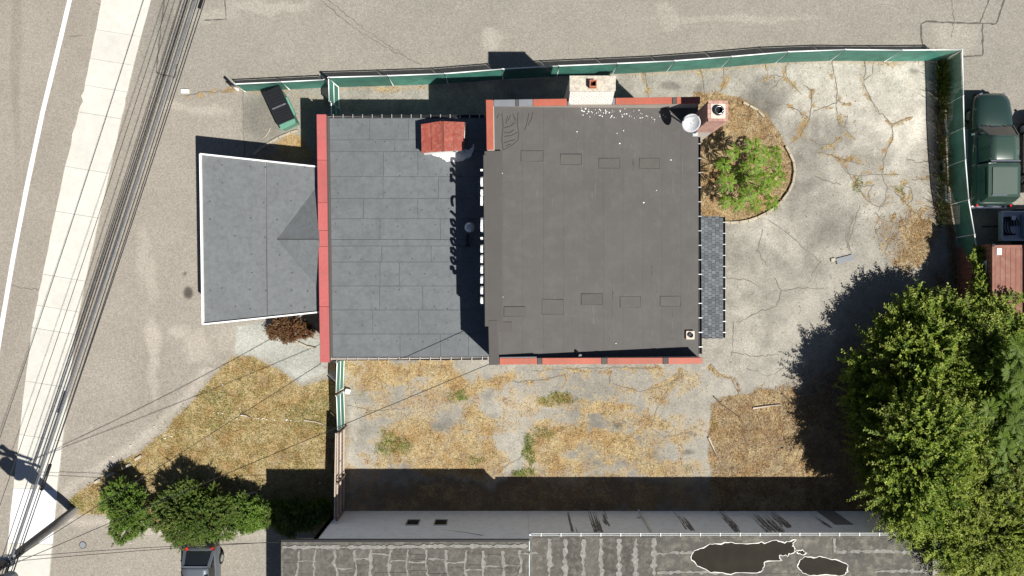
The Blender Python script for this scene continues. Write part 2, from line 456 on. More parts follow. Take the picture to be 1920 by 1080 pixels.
# ------------------------------------------------------------------ ground: numpy masks over a fine sheet
def vnoise(x, y, cell, seed):
    r = np.random.default_rng(seed).random((256, 256))
    fx = x / cell; fy = y / cell
    ix = np.floor(fx).astype(int); iy = np.floor(fy).astype(int)
    tx = fx - ix; ty = fy - iy
    tx = tx * tx * (3 - 2 * tx); ty = ty * ty * (3 - 2 * ty)
    a = r[ix & 255, iy & 255]; b = r[(ix + 1) & 255, iy & 255]
    c = r[ix & 255, (iy + 1) & 255]; d = r[(ix + 1) & 255, (iy + 1) & 255]
    return (a * (1 - tx) + b * tx) * (1 - ty) + (c * (1 - tx) + d * tx) * ty

def fbm(x, y, cell, seed, oct_=4):
    s = 0; a = 0.5; t = 0
    for i in range(oct_):
        s = s + a * vnoise(x, y, cell / 2 ** i, seed + i * 7); t += a; a *= 0.55
    return s / t

def sd_poly(x, y, poly):
    """signed distance (px), positive inside"""
    d = np.full(x.shape, 1e9); ins = np.zeros(x.shape, bool)
    n = len(poly)
    for i in range(n):
        ax, ay = poly[i]; bx, by = poly[(i + 1) % n]
        ex, ey = bx - ax, by - ay
        t = np.clip(((x - ax) * ex + (y - ay) * ey) / (ex * ex + ey * ey + 1e-9), 0, 1)
        d = np.minimum(d, (x - ax - ex * t) ** 2 + (y - ay - ey * t) ** 2)
        c = ((ay > y) != (by > y)) & (x < (bx - ax) * (y - ay) / (by - ay + 1e-12) + ax)
        ins ^= c
    d = np.sqrt(d)
    return np.where(ins, d, -d)

def d_line(x, y, pts):
    d = np.full(x.shape, 1e9)
    for (ax, ay), (bx, by) in zip(pts[:-1], pts[1:]):
        ex, ey = bx - ax, by - ay
        t = np.clip(((x - ax) * ex + (y - ay) * ey) / (ex * ex + ey * ey + 1e-9), 0, 1)
        d = np.minimum(d, (x - ax - ex * t) ** 2 + (y - ay - ey * t) ** 2)
    return np.sqrt(d)

SW_L = [(203, -60), (193, 0), (160, 165), (152, 205), (143, 225), (120, 330), (85, 500), (57, 640), (42, 780), (32, 870), (21, 960), (12, 1060), (4, 1140)]
SW_R = [(297, -60), (280, 0), (247, 130), (224, 232), (200, 340), (164, 500), (142, 610), (125, 770), (113, 850), (104, 955), (95, 1060), (88, 1140)]
YARD = [(622, 163), (735, 158), (834, 155), (942, 147), (1048, 141), (1158, 136), (1265, 131), (1372, 124), (1478, 114), (1585, 110), (1692, 110), (1768, 112), (1774, 200), (1776, 300), (1786, 400), (1796, 470), (1815, 600), (1850, 800), (1880, 1000), (560, 1000), (610, 960), (640, 900), (640, 690), (600, 690), (598, 200)]
LAWN = [(132, 938), (150, 918), (205, 880), (262, 845), (300, 812), (345, 768), (388, 718), (412, 690), (430, 672), (470, 668), (520, 690), (560, 720), (610, 712), (645, 720), (645, 1010), (560, 1000), (450, 985), (330, 985), (230, 975), (190, 965), (150, 965), (138, 958)]
BED = [(1300, 170), (1345, 172), (1395, 185), (1440, 215), (1465, 255), (1482, 290), (1490, 320), (1485, 350), (1468, 380), (1440, 402), (1400, 414), (1360, 416), (1300, 412)]
WEED_CRACKS = [
    ([(1473, 123), (1477, 147), (1490, 163), (1503, 177)], 7), ([(1507, 160), (1522, 172), (1522, 200), (1518, 223), (1500, 257), (1480, 270)], 8),
    ([(1560, 112), (1563, 135), (1567, 153), (1568, 187), (1570, 217), (1573, 235), (1590, 240)], 7), ([(1568, 187), (1597, 195)], 4), ([(1568, 193), (1540, 203), (1525, 208)], 4),
    ([(1622, 108), (1623, 137), (1620, 157), (1633, 187), (1647, 207), (1673, 233)], 4.5), ([(1673, 233), (1674, 262), (1662, 287), (1657, 307), (1653, 327)], 7), ([(1673, 233), (1695, 224), (1712, 218)], 5),
    ([(1525, 288), (1545, 285), (1565, 295), (1590, 302), (1620, 308)], 6), ([(1528, 330), (1555, 340), (1577, 346)], 3.5), ([(1587, 315), (1600, 340), (1615, 362), (1630, 378)], 5),
    ([(1653, 327), (1664, 350), (1660, 376), (1647, 397)], 5), ([(1664, 352), (1687, 368), (1707, 388)], 6), ([(1687, 360), (1700, 343)], 4), ([(1627, 328), (1653, 327), (1687, 327)], 3.5),
    ([(1710, 337), (1743, 337)], 4), ([(1640, 398), (1655, 412), (1680, 418), (1700, 410)], 4), ([(1600, 405), (1590, 440), (1592, 470)], 2),
    ([(1210, 132), (1213, 165), (1216, 185)], 6), ([(1313, 125), (1318, 150), (1322, 178)], 6), ([(1355, 122), (1358, 150), (1350, 172)], 8), ([(1435, 118), (1440, 140)], 7),
    ([(1333, 683), (1345, 700), (1372, 712), (1385, 738)], 4.5), ([(1060, 700), (1062, 715)], 8), ([(1145, 695), (1143, 720)], 5),
    ([(1275, 700), (1265, 715), (1245, 740), (1235, 760)], 9), ([(1000, 695), (1090, 690), (1240, 690)], 5), ([(1150, 720), (1200, 735), (1240, 725), (1280, 705)], 7),
    ([(960, 715), (1020, 712), (1060, 705)], 4), ([(345, 180), (380, 172), (430, 172)], 6), ([(430, 168), (520, 166), (600, 163)], 5),
    ([(1640, 345), (1628, 360), (1632, 380), (1650, 388), (1668, 378)], 4), ([(1690, 345), (1708, 352), (1712, 372), (1700, 386)], 4), ([(1575, 305), (1590, 325), (1610, 330), (1628, 328)], 5), ([(1520, 260), (1540, 272), (1560, 270), (1575, 258)], 5),
    ([(1590, 215), (1582, 240), (1596, 255), (1605, 262)], 5), ([(1480, 200), (1500, 210), (1520, 225)], 4), ([(1430, 150), (1450, 140), (1470, 145)], 4), ([(1600, 345), (1620, 350), (1640, 345)], 4), ([(1655, 400), (1640, 425), (1648, 450)], 4), ([(1700, 390), (1720, 400), (1735, 395)], 6),
    ([(1240, 620), (1310, 640)], 0), ([(1675, 400), (1670, 440), (1660, 470)], 5),
]
FINE_CRACKS = [
    [(1440, 412), (1470, 432), (1520, 475), (1540, 492)], [(1540, 490), (1525, 510), (1518, 530)], [(1606, 405), (1600, 430), (1590, 455), (1597, 475)],
    [(1590, 465), (1585, 440), (1605, 405), (1612, 385)], [(1450, 520), (1465, 545), (1455, 575), (1410, 590), (1385, 605)], [(1465, 545), (1495, 540), (1545, 540)],
    [(1355, 520), (1400, 525), (1420, 535)], [(1375, 605), (1375, 640), (1370, 670)], [(1370, 660), (1410, 668), (1460, 665)], [(1430, 430), (1420, 470), (1440, 500)],
    [(1400, 690), (1440, 705), (1470, 690)], [(1700, 300), (1745, 305)], [(1478, 114), (1468, 145), (1440, 175)],
    [(20, 535), (45, 540), (72, 543)], [(455, 172), (456, 230), (458, 300)], [(180, 5), (190, 12)], [(1640, 110), (1635, 140), (1622, 150)],
    [(130, 68), (155, 66)], [(1785, 0), (1790, 40), (1784, 70)], [(600, 0), (655, 45), (700, 75), (790, 122)], [(615, 0), (690, 60), (760, 105)],
    [(910, 905), (935, 880), (990, 850), (985, 820)], [(650, 760), (700, 770), (760, 765)], [(1235, 760), (1220, 800), (1245, 820), (1290, 812)], [(1130, 760), (1160, 790), (1250, 790)],
]
TAR_LINES = [([(1730, 90), (1727, 45), (1737, 40), (1840, 44), (1868, 44), (1888, -10)], 3.0), ([(1843, 44), (1843, 103), (1806, 106)], 3.0), ([(1838, 44), (1858, -10)], 2.0),
             ([(383, 38), (424, 36), (422, 10), (425, -10)], 2.2), ([(310, -10), (302, 50), (293, 135), (303, 140), (328, 146), (333, 120)], 2.4)]
# dry weed blobs: cx, cy, rx, ry, strength
STRAW = [(700, 697, 80, 26, 1), (790, 700, 80, 26, 1), (860, 720, 75, 30, 1), (930, 715, 45, 26, .9), (690, 725, 50, 18, .7), (830, 735, 60, 20, .8), (735, 782, 80, 10, .55),
         (800, 830, 110, 42, 1), (890, 800, 50, 35, .95), (740, 850, 60, 40, .85), (900, 860, 55, 35, 1), (850, 870, 90, 25, 1), (695, 870, 30, 30, .6), (1055, 752, 50, 14, .95), (1130, 765, 75, 14, .95),
         (1050, 818, 70, 32, 1), (1150, 833, 90, 28, 1), (1190, 850, 45, 25, .9), (1030, 870, 45, 30, .85), (1090, 870, 70, 22, .75), (1235, 875, 32, 28, .9), (1270, 822, 40, 14, .6), (1230, 745, 30, 20, .7),
         (1270, 880, 40, 20, .6), (1010, 850, 30, 50, .8), (660, 690, 40, 16, .8), (960, 800, 60, 10, .5), (1220, 785, 40, 20, .7),
         (540, 278, 42, 26, 1.0), (515, 290, 30, 12, .9), (590, 190, 40, 26, .35), (1010, 940, 420, 40, .5), (1500, 930, 160, 50, .8), (1715, 450, 38, 62, .95), (1700, 490, 30, 30, .8), (1735, 420, 20, 30, .6), (1385, 118, 90, 9, .6), (1640, 116, 90, 7, .55), (740, 164, 90, 7, .55), (500, 172, 80, 9, .5), (1180, 160, 12, 30, .4)]
GREEN = [(875, 738, 22, 13, .9), (850, 742, 25, 12, .5), (735, 830, 50, 22, .6), (1010, 0, 1, 1, 0), (1050, 748, 40, 14, .6), (990, 845, 14, 32, .85), (975, 890, 22, 12, .8), (1020, 815, 20, 12, .5), (1610, 350, 12, 18, .5),
         (1690, 365, 14, 14, .5), (330, 800, 60, 60, .3), (470, 760, 90, 50, .25), (560, 860, 60, 60, .28), (895, 855, 16, 10, .5), (1335, 790, 12, 14, .4), (150, 945, 14, 20, .6), (415, 905, 30, 12, .5)]
SOIL = [(1400, 790, 90, 55, .6), (1480, 770, 120, 40, .8), (1530, 820, 120, 60, .7), (1480, 850, 160, 50, .6), (1700, 440, 50, 60, .5), (930, 722, 35, 22, .5), (1560, 880, 120, 80, .7), (1385, 230, 70, 50, .6), (1340, 310, 60, 80, .5), (1750, 300, 20, 260, .45), (1000, 935, 400, 48, .85), (560, 620, 60, 30, 1), (575, 230, 40, 80, .5), (1650, 800, 200, 200, .7), (1165, 855, 50, 30, .4)]
LIGHT = [(1560, 170, 110, 70, .35), (1700, 190, 60, 110, .35), (1450, 430, 80, 45, .35), (700, 790, 80, 30, .25), (680, 860, 30, 45, .35), (960, 760, 120, 14, .25), (970, 850, 40, 50, .2), (290, 640, 16, 50, .45), (345, 625, 22, 14, .35), (285, 520, 14, 40, .3), (380, 660, 25, 30, .3), (1525, 235, 16, 50, .5), (1640, 395, 35, 14, .4),
         (925, 68, 22, 16, .35), (1250, 25, 20, 30, .25), (1380, 35, 160, 7, .25), (500, 12, 90, 14, .3), (400, 30, 60, 12, .2), (1790, 75, 50, 28, .25), (285, 700, 10, 60, .35), (470, 640, 60, 40, .25), (370, 205, 60, 12, .3), (560, 660, 60, 40, .15), (1200, 150, 20, 30, .15), (265, 480, 12, 60, .25)]
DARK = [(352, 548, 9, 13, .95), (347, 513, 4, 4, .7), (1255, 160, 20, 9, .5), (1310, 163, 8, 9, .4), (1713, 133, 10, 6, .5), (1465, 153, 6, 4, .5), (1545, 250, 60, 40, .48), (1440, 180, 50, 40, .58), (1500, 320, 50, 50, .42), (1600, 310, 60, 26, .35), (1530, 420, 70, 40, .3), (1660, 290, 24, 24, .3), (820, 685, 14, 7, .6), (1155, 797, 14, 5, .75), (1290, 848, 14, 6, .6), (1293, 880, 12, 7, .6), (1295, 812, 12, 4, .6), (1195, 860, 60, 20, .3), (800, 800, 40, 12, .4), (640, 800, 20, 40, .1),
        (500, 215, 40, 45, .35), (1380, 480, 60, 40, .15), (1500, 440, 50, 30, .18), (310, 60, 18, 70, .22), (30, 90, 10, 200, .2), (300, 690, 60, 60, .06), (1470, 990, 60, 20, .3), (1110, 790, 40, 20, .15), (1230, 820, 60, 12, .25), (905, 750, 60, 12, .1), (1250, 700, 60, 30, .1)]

def blob(x, y, lst, wx, wy):
    o = np.zeros(x.shape)
    for cx, cy, rx, ry, s in lst:
        q = ((x + wx * min(rx, 26) / 26 - cx) / rx) ** 2 + ((y + wy * min(ry, 26) / 26 - cy) / ry) ** 2
        o = np.maximum(o, s * np.clip(1.35 - q, 0, 1))
    return o

def ground_fields(x, y):
    """x, y in photo pixels at ground level -> paving colour (n,3) and cover (n,3)"""
    wx = (fbm(x, y, 46, 3) - 0.5) * 60; wy = (fbm(x, y, 46, 21) - 0.5) * 60
    n_lo = fbm(x, y, 160, 5); n_mid = fbm(x, y, 40, 9)
    sm = lambda d, w: np.clip(d / w + 0.5, 0, 1)
    road = np.array([0.243, 0.220, 0.188]); street = np.array([0.224, 0.209, 0.180]); yard = np.array([0.258, 0.244, 0.212])
    left = sm(460 - x + 0.25 * (y - 200) * 0 + wx * 0.8, 160) 
    south = sm(y - 165, 60)
    c = street + (road - street) * np.maximum(left * south, sm(250 - x, 80))[..., None]
    # worn wheel tracks run along the road
    tr = np.sin((x + 0.235 * y - 150) / 42.0) * 0.5 + 0.5
    c = c * (1 - 0.10 * (sm(150 - x - 0.2 * y, 60) * tr))[..., None]
    sdy = sd_poly(x, y, YARD)
    my = sm(sdy, 5)
    n_f = fbm(x, y, 15, 15)
    ne = sm(x - 1400, 200) * sm(330 - y, 200)
    ycol = yard * ((0.72 + 0.34 * n_lo + 0.38 * (n_mid - 0.5) + 0.45 * (n_f - .5)) * (1 + .42 * ne))[..., None]
    c = c * (1 - my[..., None]) + ycol * my[..., None]
    c = c * (0.93 + 0.14 * n_lo)[..., None]
    # old concrete beside the dumpster and at the lawn's edge
    for poly, col in (([(453, 172), (600, 162), (606, 300), (470, 310), (455, 250)], (0.215, 0.205, 0.175)), ([(445, 612), (520, 598), (606, 640), (612, 700), (560, 715), (500, 672), (440, 665)], (0.265, 0.268, 0.24))):
        f = sm(sd_poly(x + wx * .1, y + wy * .1, poly), 4)[..., None]
        c = c * (1 - f) + np.array(col) * (0.85 + 0.3 * n_mid)[..., None] * f
    c = c * (1 + 0.75 * blob(x, y, LIGHT, wx, wy))[..., None]
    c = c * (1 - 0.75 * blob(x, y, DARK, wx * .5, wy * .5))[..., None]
    # pale dusty rim along the lawn
    sdl = sd_poly(x + wx * 0.25, y + wy * 0.25, LAWN)
    f = np.exp(-((sdl + 14) / 9) ** 2) * (y > 690)
    c = c * (1 + 0.30 * f * (.4 + n_mid))[..., None]
    # cover
    wx = wx + (fbm(x, y, 13, 61) - .5) * 26; wy = wy + (fbm(x, y, 13, 67) - .5) * 26
    straw = blob(x, y, STRAW, wx, wy) * np.clip(-0.05 + 0.95 * n_mid + 0.9 * n_f, 0.1, 1.25)
    lawn = sm(sdl, 10)
    straw = np.maximum(straw, lawn * (0.85 + 0.7 * (n_f - 0.5) + .5 * (n_mid - .5)))
    bed = sm(sd_poly(x + wx * .08, y + wy * .08, BED), 6)
    straw = np.maximum(straw, bed * (0.75 + 0.7 * (n_mid - 0.5)))
    east = sm(sd_poly(x + wx * .35, y + wy * .35, [(1330, 760), (1350, 742), (1420, 735), (1490, 732), (1560, 745), (1700, 700), (1850, 760), (1860, 1000), (1325, 1000), (1335, 880), (1325, 820)]), 8)
    straw = np.maximum(straw, east * (0.60 + 0.9 * (n_mid - 0.5) + .6 * (n_f - .5)))
    xw = x + wx * 0.22; yw = y + wy * 0.22
    crk = np.zeros(x.shape)
    n_x = np.clip(fbm(x, y, 9, 91, 3) * 2.8 - .62, 0, 1)
    xw = x + wx * 0.42; yw = y + wy * 0.42
    for pts, w in WEED_CRACKS:
        if w <= 0: continue
        ck = np.clip(1.35 - d_line(xw, yw, pts) / w, 0, 1) * np.clip(-0.35 + 1.0 * n_mid + 1.25 * n_f, 0.05, 1.1) * n_x
        straw = np.maximum(straw, 0.92 * ck); crk = np.maximum(crk, .95 * ck)
    # thin film of dust and weeds everywhere in the south yard
    south_yard = my * sm(y - 690, 20) * sm(1330 - x, 40)
    straw = np.maximum(straw, south_yard * np.clip(n_mid * 1.1 + n_f * 1.0 - 0.72, 0, .58))
    straw = np.maximum(straw, np.clip(1 - np.abs(sdy - 5) / 7, 0, 1) * 0.5 * (y < 400))
    green = np.maximum(blob(x, y, GREEN, wx, wy), 0)
    green = np.maximum(green, lawn * np.clip(fbm(x, y, 70, 77) * 2.4 - 1.0, 0, .42))
    soil = blob(x, y, SOIL, wx, wy) * my
    soil = np.maximum(soil, crk * .95); soil = np.maximum(soil, bed * .7); soil = np.maximum(soil, lawn * .6); soil = np.maximum(soil, east * .75)
    # the bed along the east fence
    strip = np.clip(1 - np.abs(x - (1764 + np.clip(y - 250, 0, 300) * 0.1)) / 16, 0, 1) * (y > 112) * (y < 620)
    soil = np.maximum(soil, strip * .9)
    return np.clip(c, 0.01, 0.7), np.stack([straw, green, soil], -1)

STEP = 0.08
gx = np.arange(-29.6, 29.61, STEP); gy = np.arange(-17.6, 17.61, STEP)
GX, GY = np.meshgrid(gx, gy)
PX = GX * FPX / CAM_H + 960; PY = 540 - GY * FPX / CAM_H
PAVE, COVER = ground_fields(PX, PY)
relief = (fbm(PX, PY, 300, 40, 3) - 0.5) * 0.05 + (fbm(PX, PY, 26, 41, 3) - 0.5) * 0.03 * np.clip(COVER[..., 0], 0, 1)
GZ = relief - 0.006
ny_, nx_ = GX.shape
idx = np.arange(nx_ * ny_).reshape(ny_, nx_)
FACES = np.stack([idx[:-1, :-1], idx[:-1, 1:], idx[1:, 1:], idx[1:, :-1]], -1).reshape(-1, 4)
fpx = (PX[:-1, :-1] + PX[1:, 1:]).ravel() / 2; fpy = (PY[:-1, :-1] + PY[1:, 1:]).ravel() / 2

ROAD_POLY = [(-200, -200), (210, -200)] + SW_L + [(0, 1300), (-200, 1300)]
region = np.zeros(len(FACES), int)                                   # 0 side street and forecourt
region[sd_poly(fpx, fpy, ROAD_POLY) > 0] = 1                         # road
region[sd_poly(fpx, fpy, YARD) > 0] = 2                              # yard
region[sd_poly(fpx, fpy, LAWN) > 0] = 3                              # lawn ground
region[sd_poly(fpx, fpy, BED) > 0] = 4                               # planting bed
def ground_piece(name, r):
    fs = FACES[region == r]
    used = np.unique(fs)
    remap = np.full(nx_ * ny_, -1); remap[used] = np.arange(len(used))
    v = np.stack([GX.ravel()[used], GY.ravel()[used], GZ.ravel()[used]], -1)
    o = np_mesh(name, v, remap[fs], M['ground'])
    for nm, arr in (('pave', PAVE), ('cover', COVER)):
        a = o.data.attributes.new(nm, 'FLOAT_COLOR', 'POINT')
        q = np.ones((len(used), 4), np.float32); q[:, :3] = arr.reshape(-1, 3)[used]
        a.data.foreach_set('color', q.ravel())
    o['kind'] = 'structure'
    return o
for i, nme in enumerate(['pavement', 'road', 'yard_ground', 'lawn_ground', 'planting_bed_ground']):
    ground_piece(nme, i)

# far ground out to the horizon, below the fine sheet
m_far = mat('far_pavement', (0.21, 0.19, 0.165), 0.92, 0.12, 0.2, 6, 0.15)
g = MB().add([(-600, -600, -0.06), (600, -600, -0.06), (600, 600, -0.06), (-600, 600, -0.06)], [(0, 1, 2, 3)]).build('ground', m_far)
g['kind'] = 'structure'

def gz(px, py):
    """ground height under a pixel"""
    w = P(px, py)
    i = int(np.clip(round((w.y - gy[0]) / STEP), 0, ny_ - 1)); j = int(np.clip(round((w.x - gx[0]) / STEP), 0, nx_ - 1))
    return float(GZ[i, j])

def ribbon(mb, pts, w, z=0.004, jitter=1.2, seg=6.0, wj=0.5):
    """thin ragged strip lying on the ground along a pixel path (w in px)"""
    out = []
    for (ax, ay), (bx, by) in zip(pts[:-1], pts[1:]):
        L = math.hypot(bx - ax, by - ay); n = max(1, int(L / seg))
        for k in range(n):
            t = k / n
            out.append((ax + (bx - ax) * t + random.gauss(0, jitter) * (t > 0), ay + (by - ay) * t + random.gauss(0, jitter) * (t > 0)))
    out.append(pts[-1])
    vs_ = []
    for i, (x, y) in enumerate(out):
        x0, y0 = out[max(i - 1, 0)]; x1, y1 = out[min(i + 1, len(out) - 1)]
        dx, dy = x1 - x0, y1 - y0; l = math.hypot(dx, dy) or 1
        hw = w / 2 * (1 + random.uniform(-wj, wj))
        for s in (-1, 1):
            qx, qy = x - dy / l * hw * s, y + dx / l * hw * s
            p = P(qx, qy); vs_.append((p.x, p.y, gz(qx, qy) + z))
    mb.add(vs_, [(2 * i, 2 * i + 1, 2 * i + 3, 2 * i + 2) for i in range(len(out) - 1)])

yard_o = bpy.data.objects['yard_ground']; pave_o = bpy.data.objects['pavement']; road_o = bpy.data.objects['road']
mb = MB()
for p_ in FINE_CRACKS: ribbon(mb, p_, 1.3)
for p_, w_ in WEED_CRACKS: ribbon(mb, p_, 1.5)
tag(mb.build('crack_network', M['crack'], yard_o), kind='stuff')
mb = MB()
for p_, w_ in TAR_LINES: ribbon(mb, p_, w_, 0.005, 0.6)
tag(mb.build('crack_sealant', M['tar'], pave_o), kind='stuff')
# white edge line on the road
mb = MB()
ribbon(mb, [(142, -50), (131, 0), (105, 108), (80, 210), (50, 352), (25, 482), (0, 632), (-20, 760)], 8.6, 0.005, 0.0, 20, 0.04)
mb.build('edge_line', M['line_paint'], road_o)

# sidewalk: slabs, each its own piece
sw = thing('sidewalk', None, None, P(150, 540))
sw['kind'] = 'structure'
def lerp_path(path, y):
    for (ax, ay), (bx, by) in zip(path[:-1], path[1:]):
        if ay <= y <= by: return ax + (bx - ax) * (y - ay) / (by - ay)
    return path[-1][0]
joints = [-60, 60, 114, 164, 214, 316, 400, 518, 576, 618, 718, 818, 916, 1018, 1080, 1140]
for ya, yb in zip(joints[:-1], joints[1:]):
    top = []
    for y, off in ((ya + 0.22, 0), (yb - 0.22, 0)):
        xl, xr = lerp_path(SW_L, y), lerp_path(SW_R, y)
        sk = 13 * (1 if y < 900 else 0.2)                 # joints run square to the kerb
        e = ((xl, y - sk * 0.3), (xr, y + sk * 0.7))
        top.append(e)
    q = [top[0][0], top[0][1], top[1][1], top[1][0]]
    jit = 4 if 150 < ya < 230 else 0.8
    poly = []
    for i in range(len(q)):
        (ax, ay), (bx, by) = q[i], q[(i + 1) % 4]
        n = 5 if i in (1, 3) else 1
        for k in range(n):
            t = k / n
            poly.append((ax + (bx - ax) * t + (random.uniform(-jit, jit) if k else 0) * (1 if i == 3 else .3), ay + (by - ay) * t))
    zt = 0.05 + random.uniform(-0.004, 0.004)
    MB().slab([P(x, y, 0) + Vector((0, 0, zt)) for x, y in poly], 0.09).build('slab', M['sidewalk_new'] if 900 < ya < 1000 else M['sidewalk'], sw, bevel=0.004)

# ------------------------------------------------------------------ main building
H1, H2 = 3.5, 6.3
bld = thing('commercial_building', 'flat roofed building with grey lower roof, dark upper roof and red copings', 'building', P(960, 430))

def quad(z, pts):
    return [P(x, y, z) for x, y in pts]
def flat(z, pts):
    return [tuple(P(x, y, z)[:2]) for x, y in pts]

# walls
def wall(poly, z1, m='stucco'):
    return MB().prism(poly, -0.1, z1).build('wall', M[m], bld)
lowN = [P(597, 217, H1), P(908, 219, H1)]; lowS = [P(604, 677, H1), P(916, 672, H1)]
XE_LOW = P(917, 400, 6.25).x
wall([(lowN[0].x + .02, lowN[0].y - .02), (XE_LOW, lowN[1].y - .02), (XE_LOW, lowN[1].y - .3), (lowN[0].x + .02, lowN[0].y - .3)], H1 - .06)
wall([(lowS[0].x + .02, lowS[0].y + .02), (XE_LOW, lowS[1].y + .02), (XE_LOW, lowS[1].y + .3), (lowS[0].x + .02, lowS[0].y + .3)], H1 - .06)
wall([(lowN[0].x, lowN[0].y - .01), (lowN[0].x + .32, lowN[0].y - .01), (lowS[0].x + .32, lowS[0].y + .01), (lowS[0].x, lowS[0].y + .01)], H1 + .18)
ZP = H2 - .05
wall(flat(ZP, [(913, 189), (1312, 182), (1312, 194), (913, 199)]), ZP)            # north
wall(flat(ZP, [(919, 672), (1316, 671), (1316, 682), (919, 683)]), ZP)            # south
wall(flat(ZP, [(913, 199.2), (926, 199), (934, 671.8), (919, 671.8)]), ZP)        # west
e0 = P(1300, 196, 5.3); e1 = P(1304, 668, 5.3)
wall([(e0.x - .3, e0.y), (e0.x, e0.y), (e1.x, e1.y), (e1.x - .3, e1.y)], 5.3)     # east

# lower roof: membrane sheets laid on a deck
low_roof = MB().slab(quad(H1 - .02, [(612, 221), (912, 221), (918, 669), (618, 671)]), 0.12).build('lower_roof', M['low_deck'], bld)
rows = [222, 262, 284, 331, 372, 410, 449, 461, 491, 536, 581, 626, 668]
for i, (ya, yb) in enumerate(zip(rows[:-1], rows[1:])):
    cuts = [0, 1] if yb - ya < 15 else sorted([0, 1] + [min(.93, max(.07, (k + 1) / 4 + random.uniform(-.09, .09) + (.12 if i % 2 else 0))) for k in range(2 + i % 2)])
    for a, b in zip(cuts[:-1], cuts[1:]):
        def X(y, t): 
            l = 617 + (y - 222) / 446 * 6; r = 914 + (y - 222) / 446 * 4
            return l + (r - l) * t
        g1, g2 = .28, .3
        z = H1 + random.uniform(0.001, 0.005) + (0.012 if yb - ya < 15 else 0)
        MB().slab(quad(z, [(X(ya, a) + g2 + random.uniform(0, .5), ya + g1 + random.uniform(0, .5)), (X(ya, b) - g2, ya + g1), (X(yb, b) - g2 - random.uniform(0, .5), yb - g1 - random.uniform(0, .4)), (X(yb, a) + g2, yb - g1)]), 0.018).build('roof_sheet', M['low_roof'], low_roof)
mb = MB()                                                          # fastener plates showing through the membrane
for y in range(236, 668, 31):
    for x in range(632, 905, 23):
        if random.random() < .62:
            c = P(x + random.uniform(-3, 3), y + random.uniform(-3, 3), H1 + .008)
            mb.lathe(c, [(0.038, 0), (0.026, 0.006)], 6)
tag(mb.build('fastener', M['stud'], low_roof), kind='stuff')
mb = MB()                                                          # narrow white ponding joint lines and a scuffed edge band
MB().slab(quad(H1 + .03, [(613, 220), (618, 220), (624, 670), (619, 670)]), 0.05).build('edge_strip', M['dark_membrane'], low_roof)

def low_pt(px, py, dz=0.0): return P(px, py, H1 + dz)

# west coping of the lower block, in lengths
ZC = 3.72
cuts = [214, 300, 380, 432, 462, 575, 680]
for ya, yb in zip(cuts[:-1], cuts[1:]):
    f = lambda y: 593.5 + (y - 214) / 466 * 6.5
    MB().slab(quad(ZC, [(f(ya), ya + .3), (f(ya) + 17.5, ya + .3), (f(yb) + 17.5, yb - .3), (f(yb), yb - .3)]), 0.12).build('coping', M['coping_pink'], bld, bevel=0.012)
MB().slab(quad(ZC - .11, [(595, 216), (613, 216), (619, 679), (601, 679)]), 0.14).build('coping_base', M['dark_membrane'], bld)

# upper roof, falling to the east
def roof_z(px): return 6.12 - 0.68 * (px - 925) / 387.0
def RP(px, py, dz=0.0):
    return P(px, py, roof_z(px) + dz)
up_roof = MB().slab([RP(922, 190, -.02), RP(1309, 190, -.02), RP(1310, 674, -.02), RP(930, 676, -.02)], 0.2).build('upper_roof', M['up_deck'], bld)
xs = [925, 942, 980, 1019, 1057, 1095, 1132, 1168, 1205, 1241, 1277, 1309]
for a, b in zip(xs[:-1], xs[1:]):
    d = random.uniform(0, .004)
    MB().slab([RP(a + .07, 194, d), RP(b - .07, 193, d), RP(b - .07, 671, d), RP(a + .07 + (8 if a == 925 else 0), 672, d)], 0.016).build('roof_sheet', M['tall_roof'], up_roof)
def up_patch(x0, y0, x1, y1, m='patch', nm='roof_patch'):
    j = lambda: random.uniform(-.5, .5)
    pts = [(x0 + j(), y0 + j()), (x1 + j(), y0 + j()), (x1 + j(), y1 + j()), (x0 + j(), y1 + j())]
    rim = MB().slab([RP(x0 - .5, y0 - .8, .012), RP(x1 + .6, y0 - .8, .012), RP(x1 + .6, y1 + .5, .012), RP(x0 - .5, y1 + .5, .012)], 0.01).build('patch_edge_seal', M['seam'], up_roof)
    return MB().slab([RP(x, y, .02) for x, y in pts], 0.012).build(nm, M[m], up_roof)
for q in [(977, 283, 1018, 302), (1051, 289, 1090, 308), (1123, 297, 1162, 315), (1199, 297, 1236, 316), (945, 575, 984, 593), (1017, 562, 1056, 589), (1090, 551, 1129, 571), (1163, 557, 1201, 576), (1238, 556, 1276, 574)]:
    up_patch(*q)
up_patch(929, 604, 959, 621, 'dark_membrane')
m_streak = mat('dust_streak', (0.098, 0.093, 0.087), .85, .2, 1.5, 9, .2)
mb = MB()
for k in range(70):
    x = random.choice([1000, 1038, 1077, 1114, 1150, 1187, 1223, 1240, 1259, 1275, 1290]) + random.gauss(0, 4)
    y = random.choice([random.uniform(230, 360), random.uniform(480, 640), random.uniform(200, 650)]); L = random.uniform(15, 70)
    n = 6; vs_ = []
    for i in range(n + 1):
        w_ = random.uniform(.2, 1.3) * math.sin(math.pi * (i + .3) / (n + .6))
        q = min(y + L * i / n, 662)
        vs_ += [RP(x - w_ + random.uniform(-.3, .3), q, .0065), RP(x + w_, q, .0065)]
    mb.add(vs_, [(2 * i, 2 * i + 1, 2 * i + 3, 2 * i + 2) for i in range(n)])
tag(mb.build('dust_streak', m_streak, up_roof), kind='stuff')
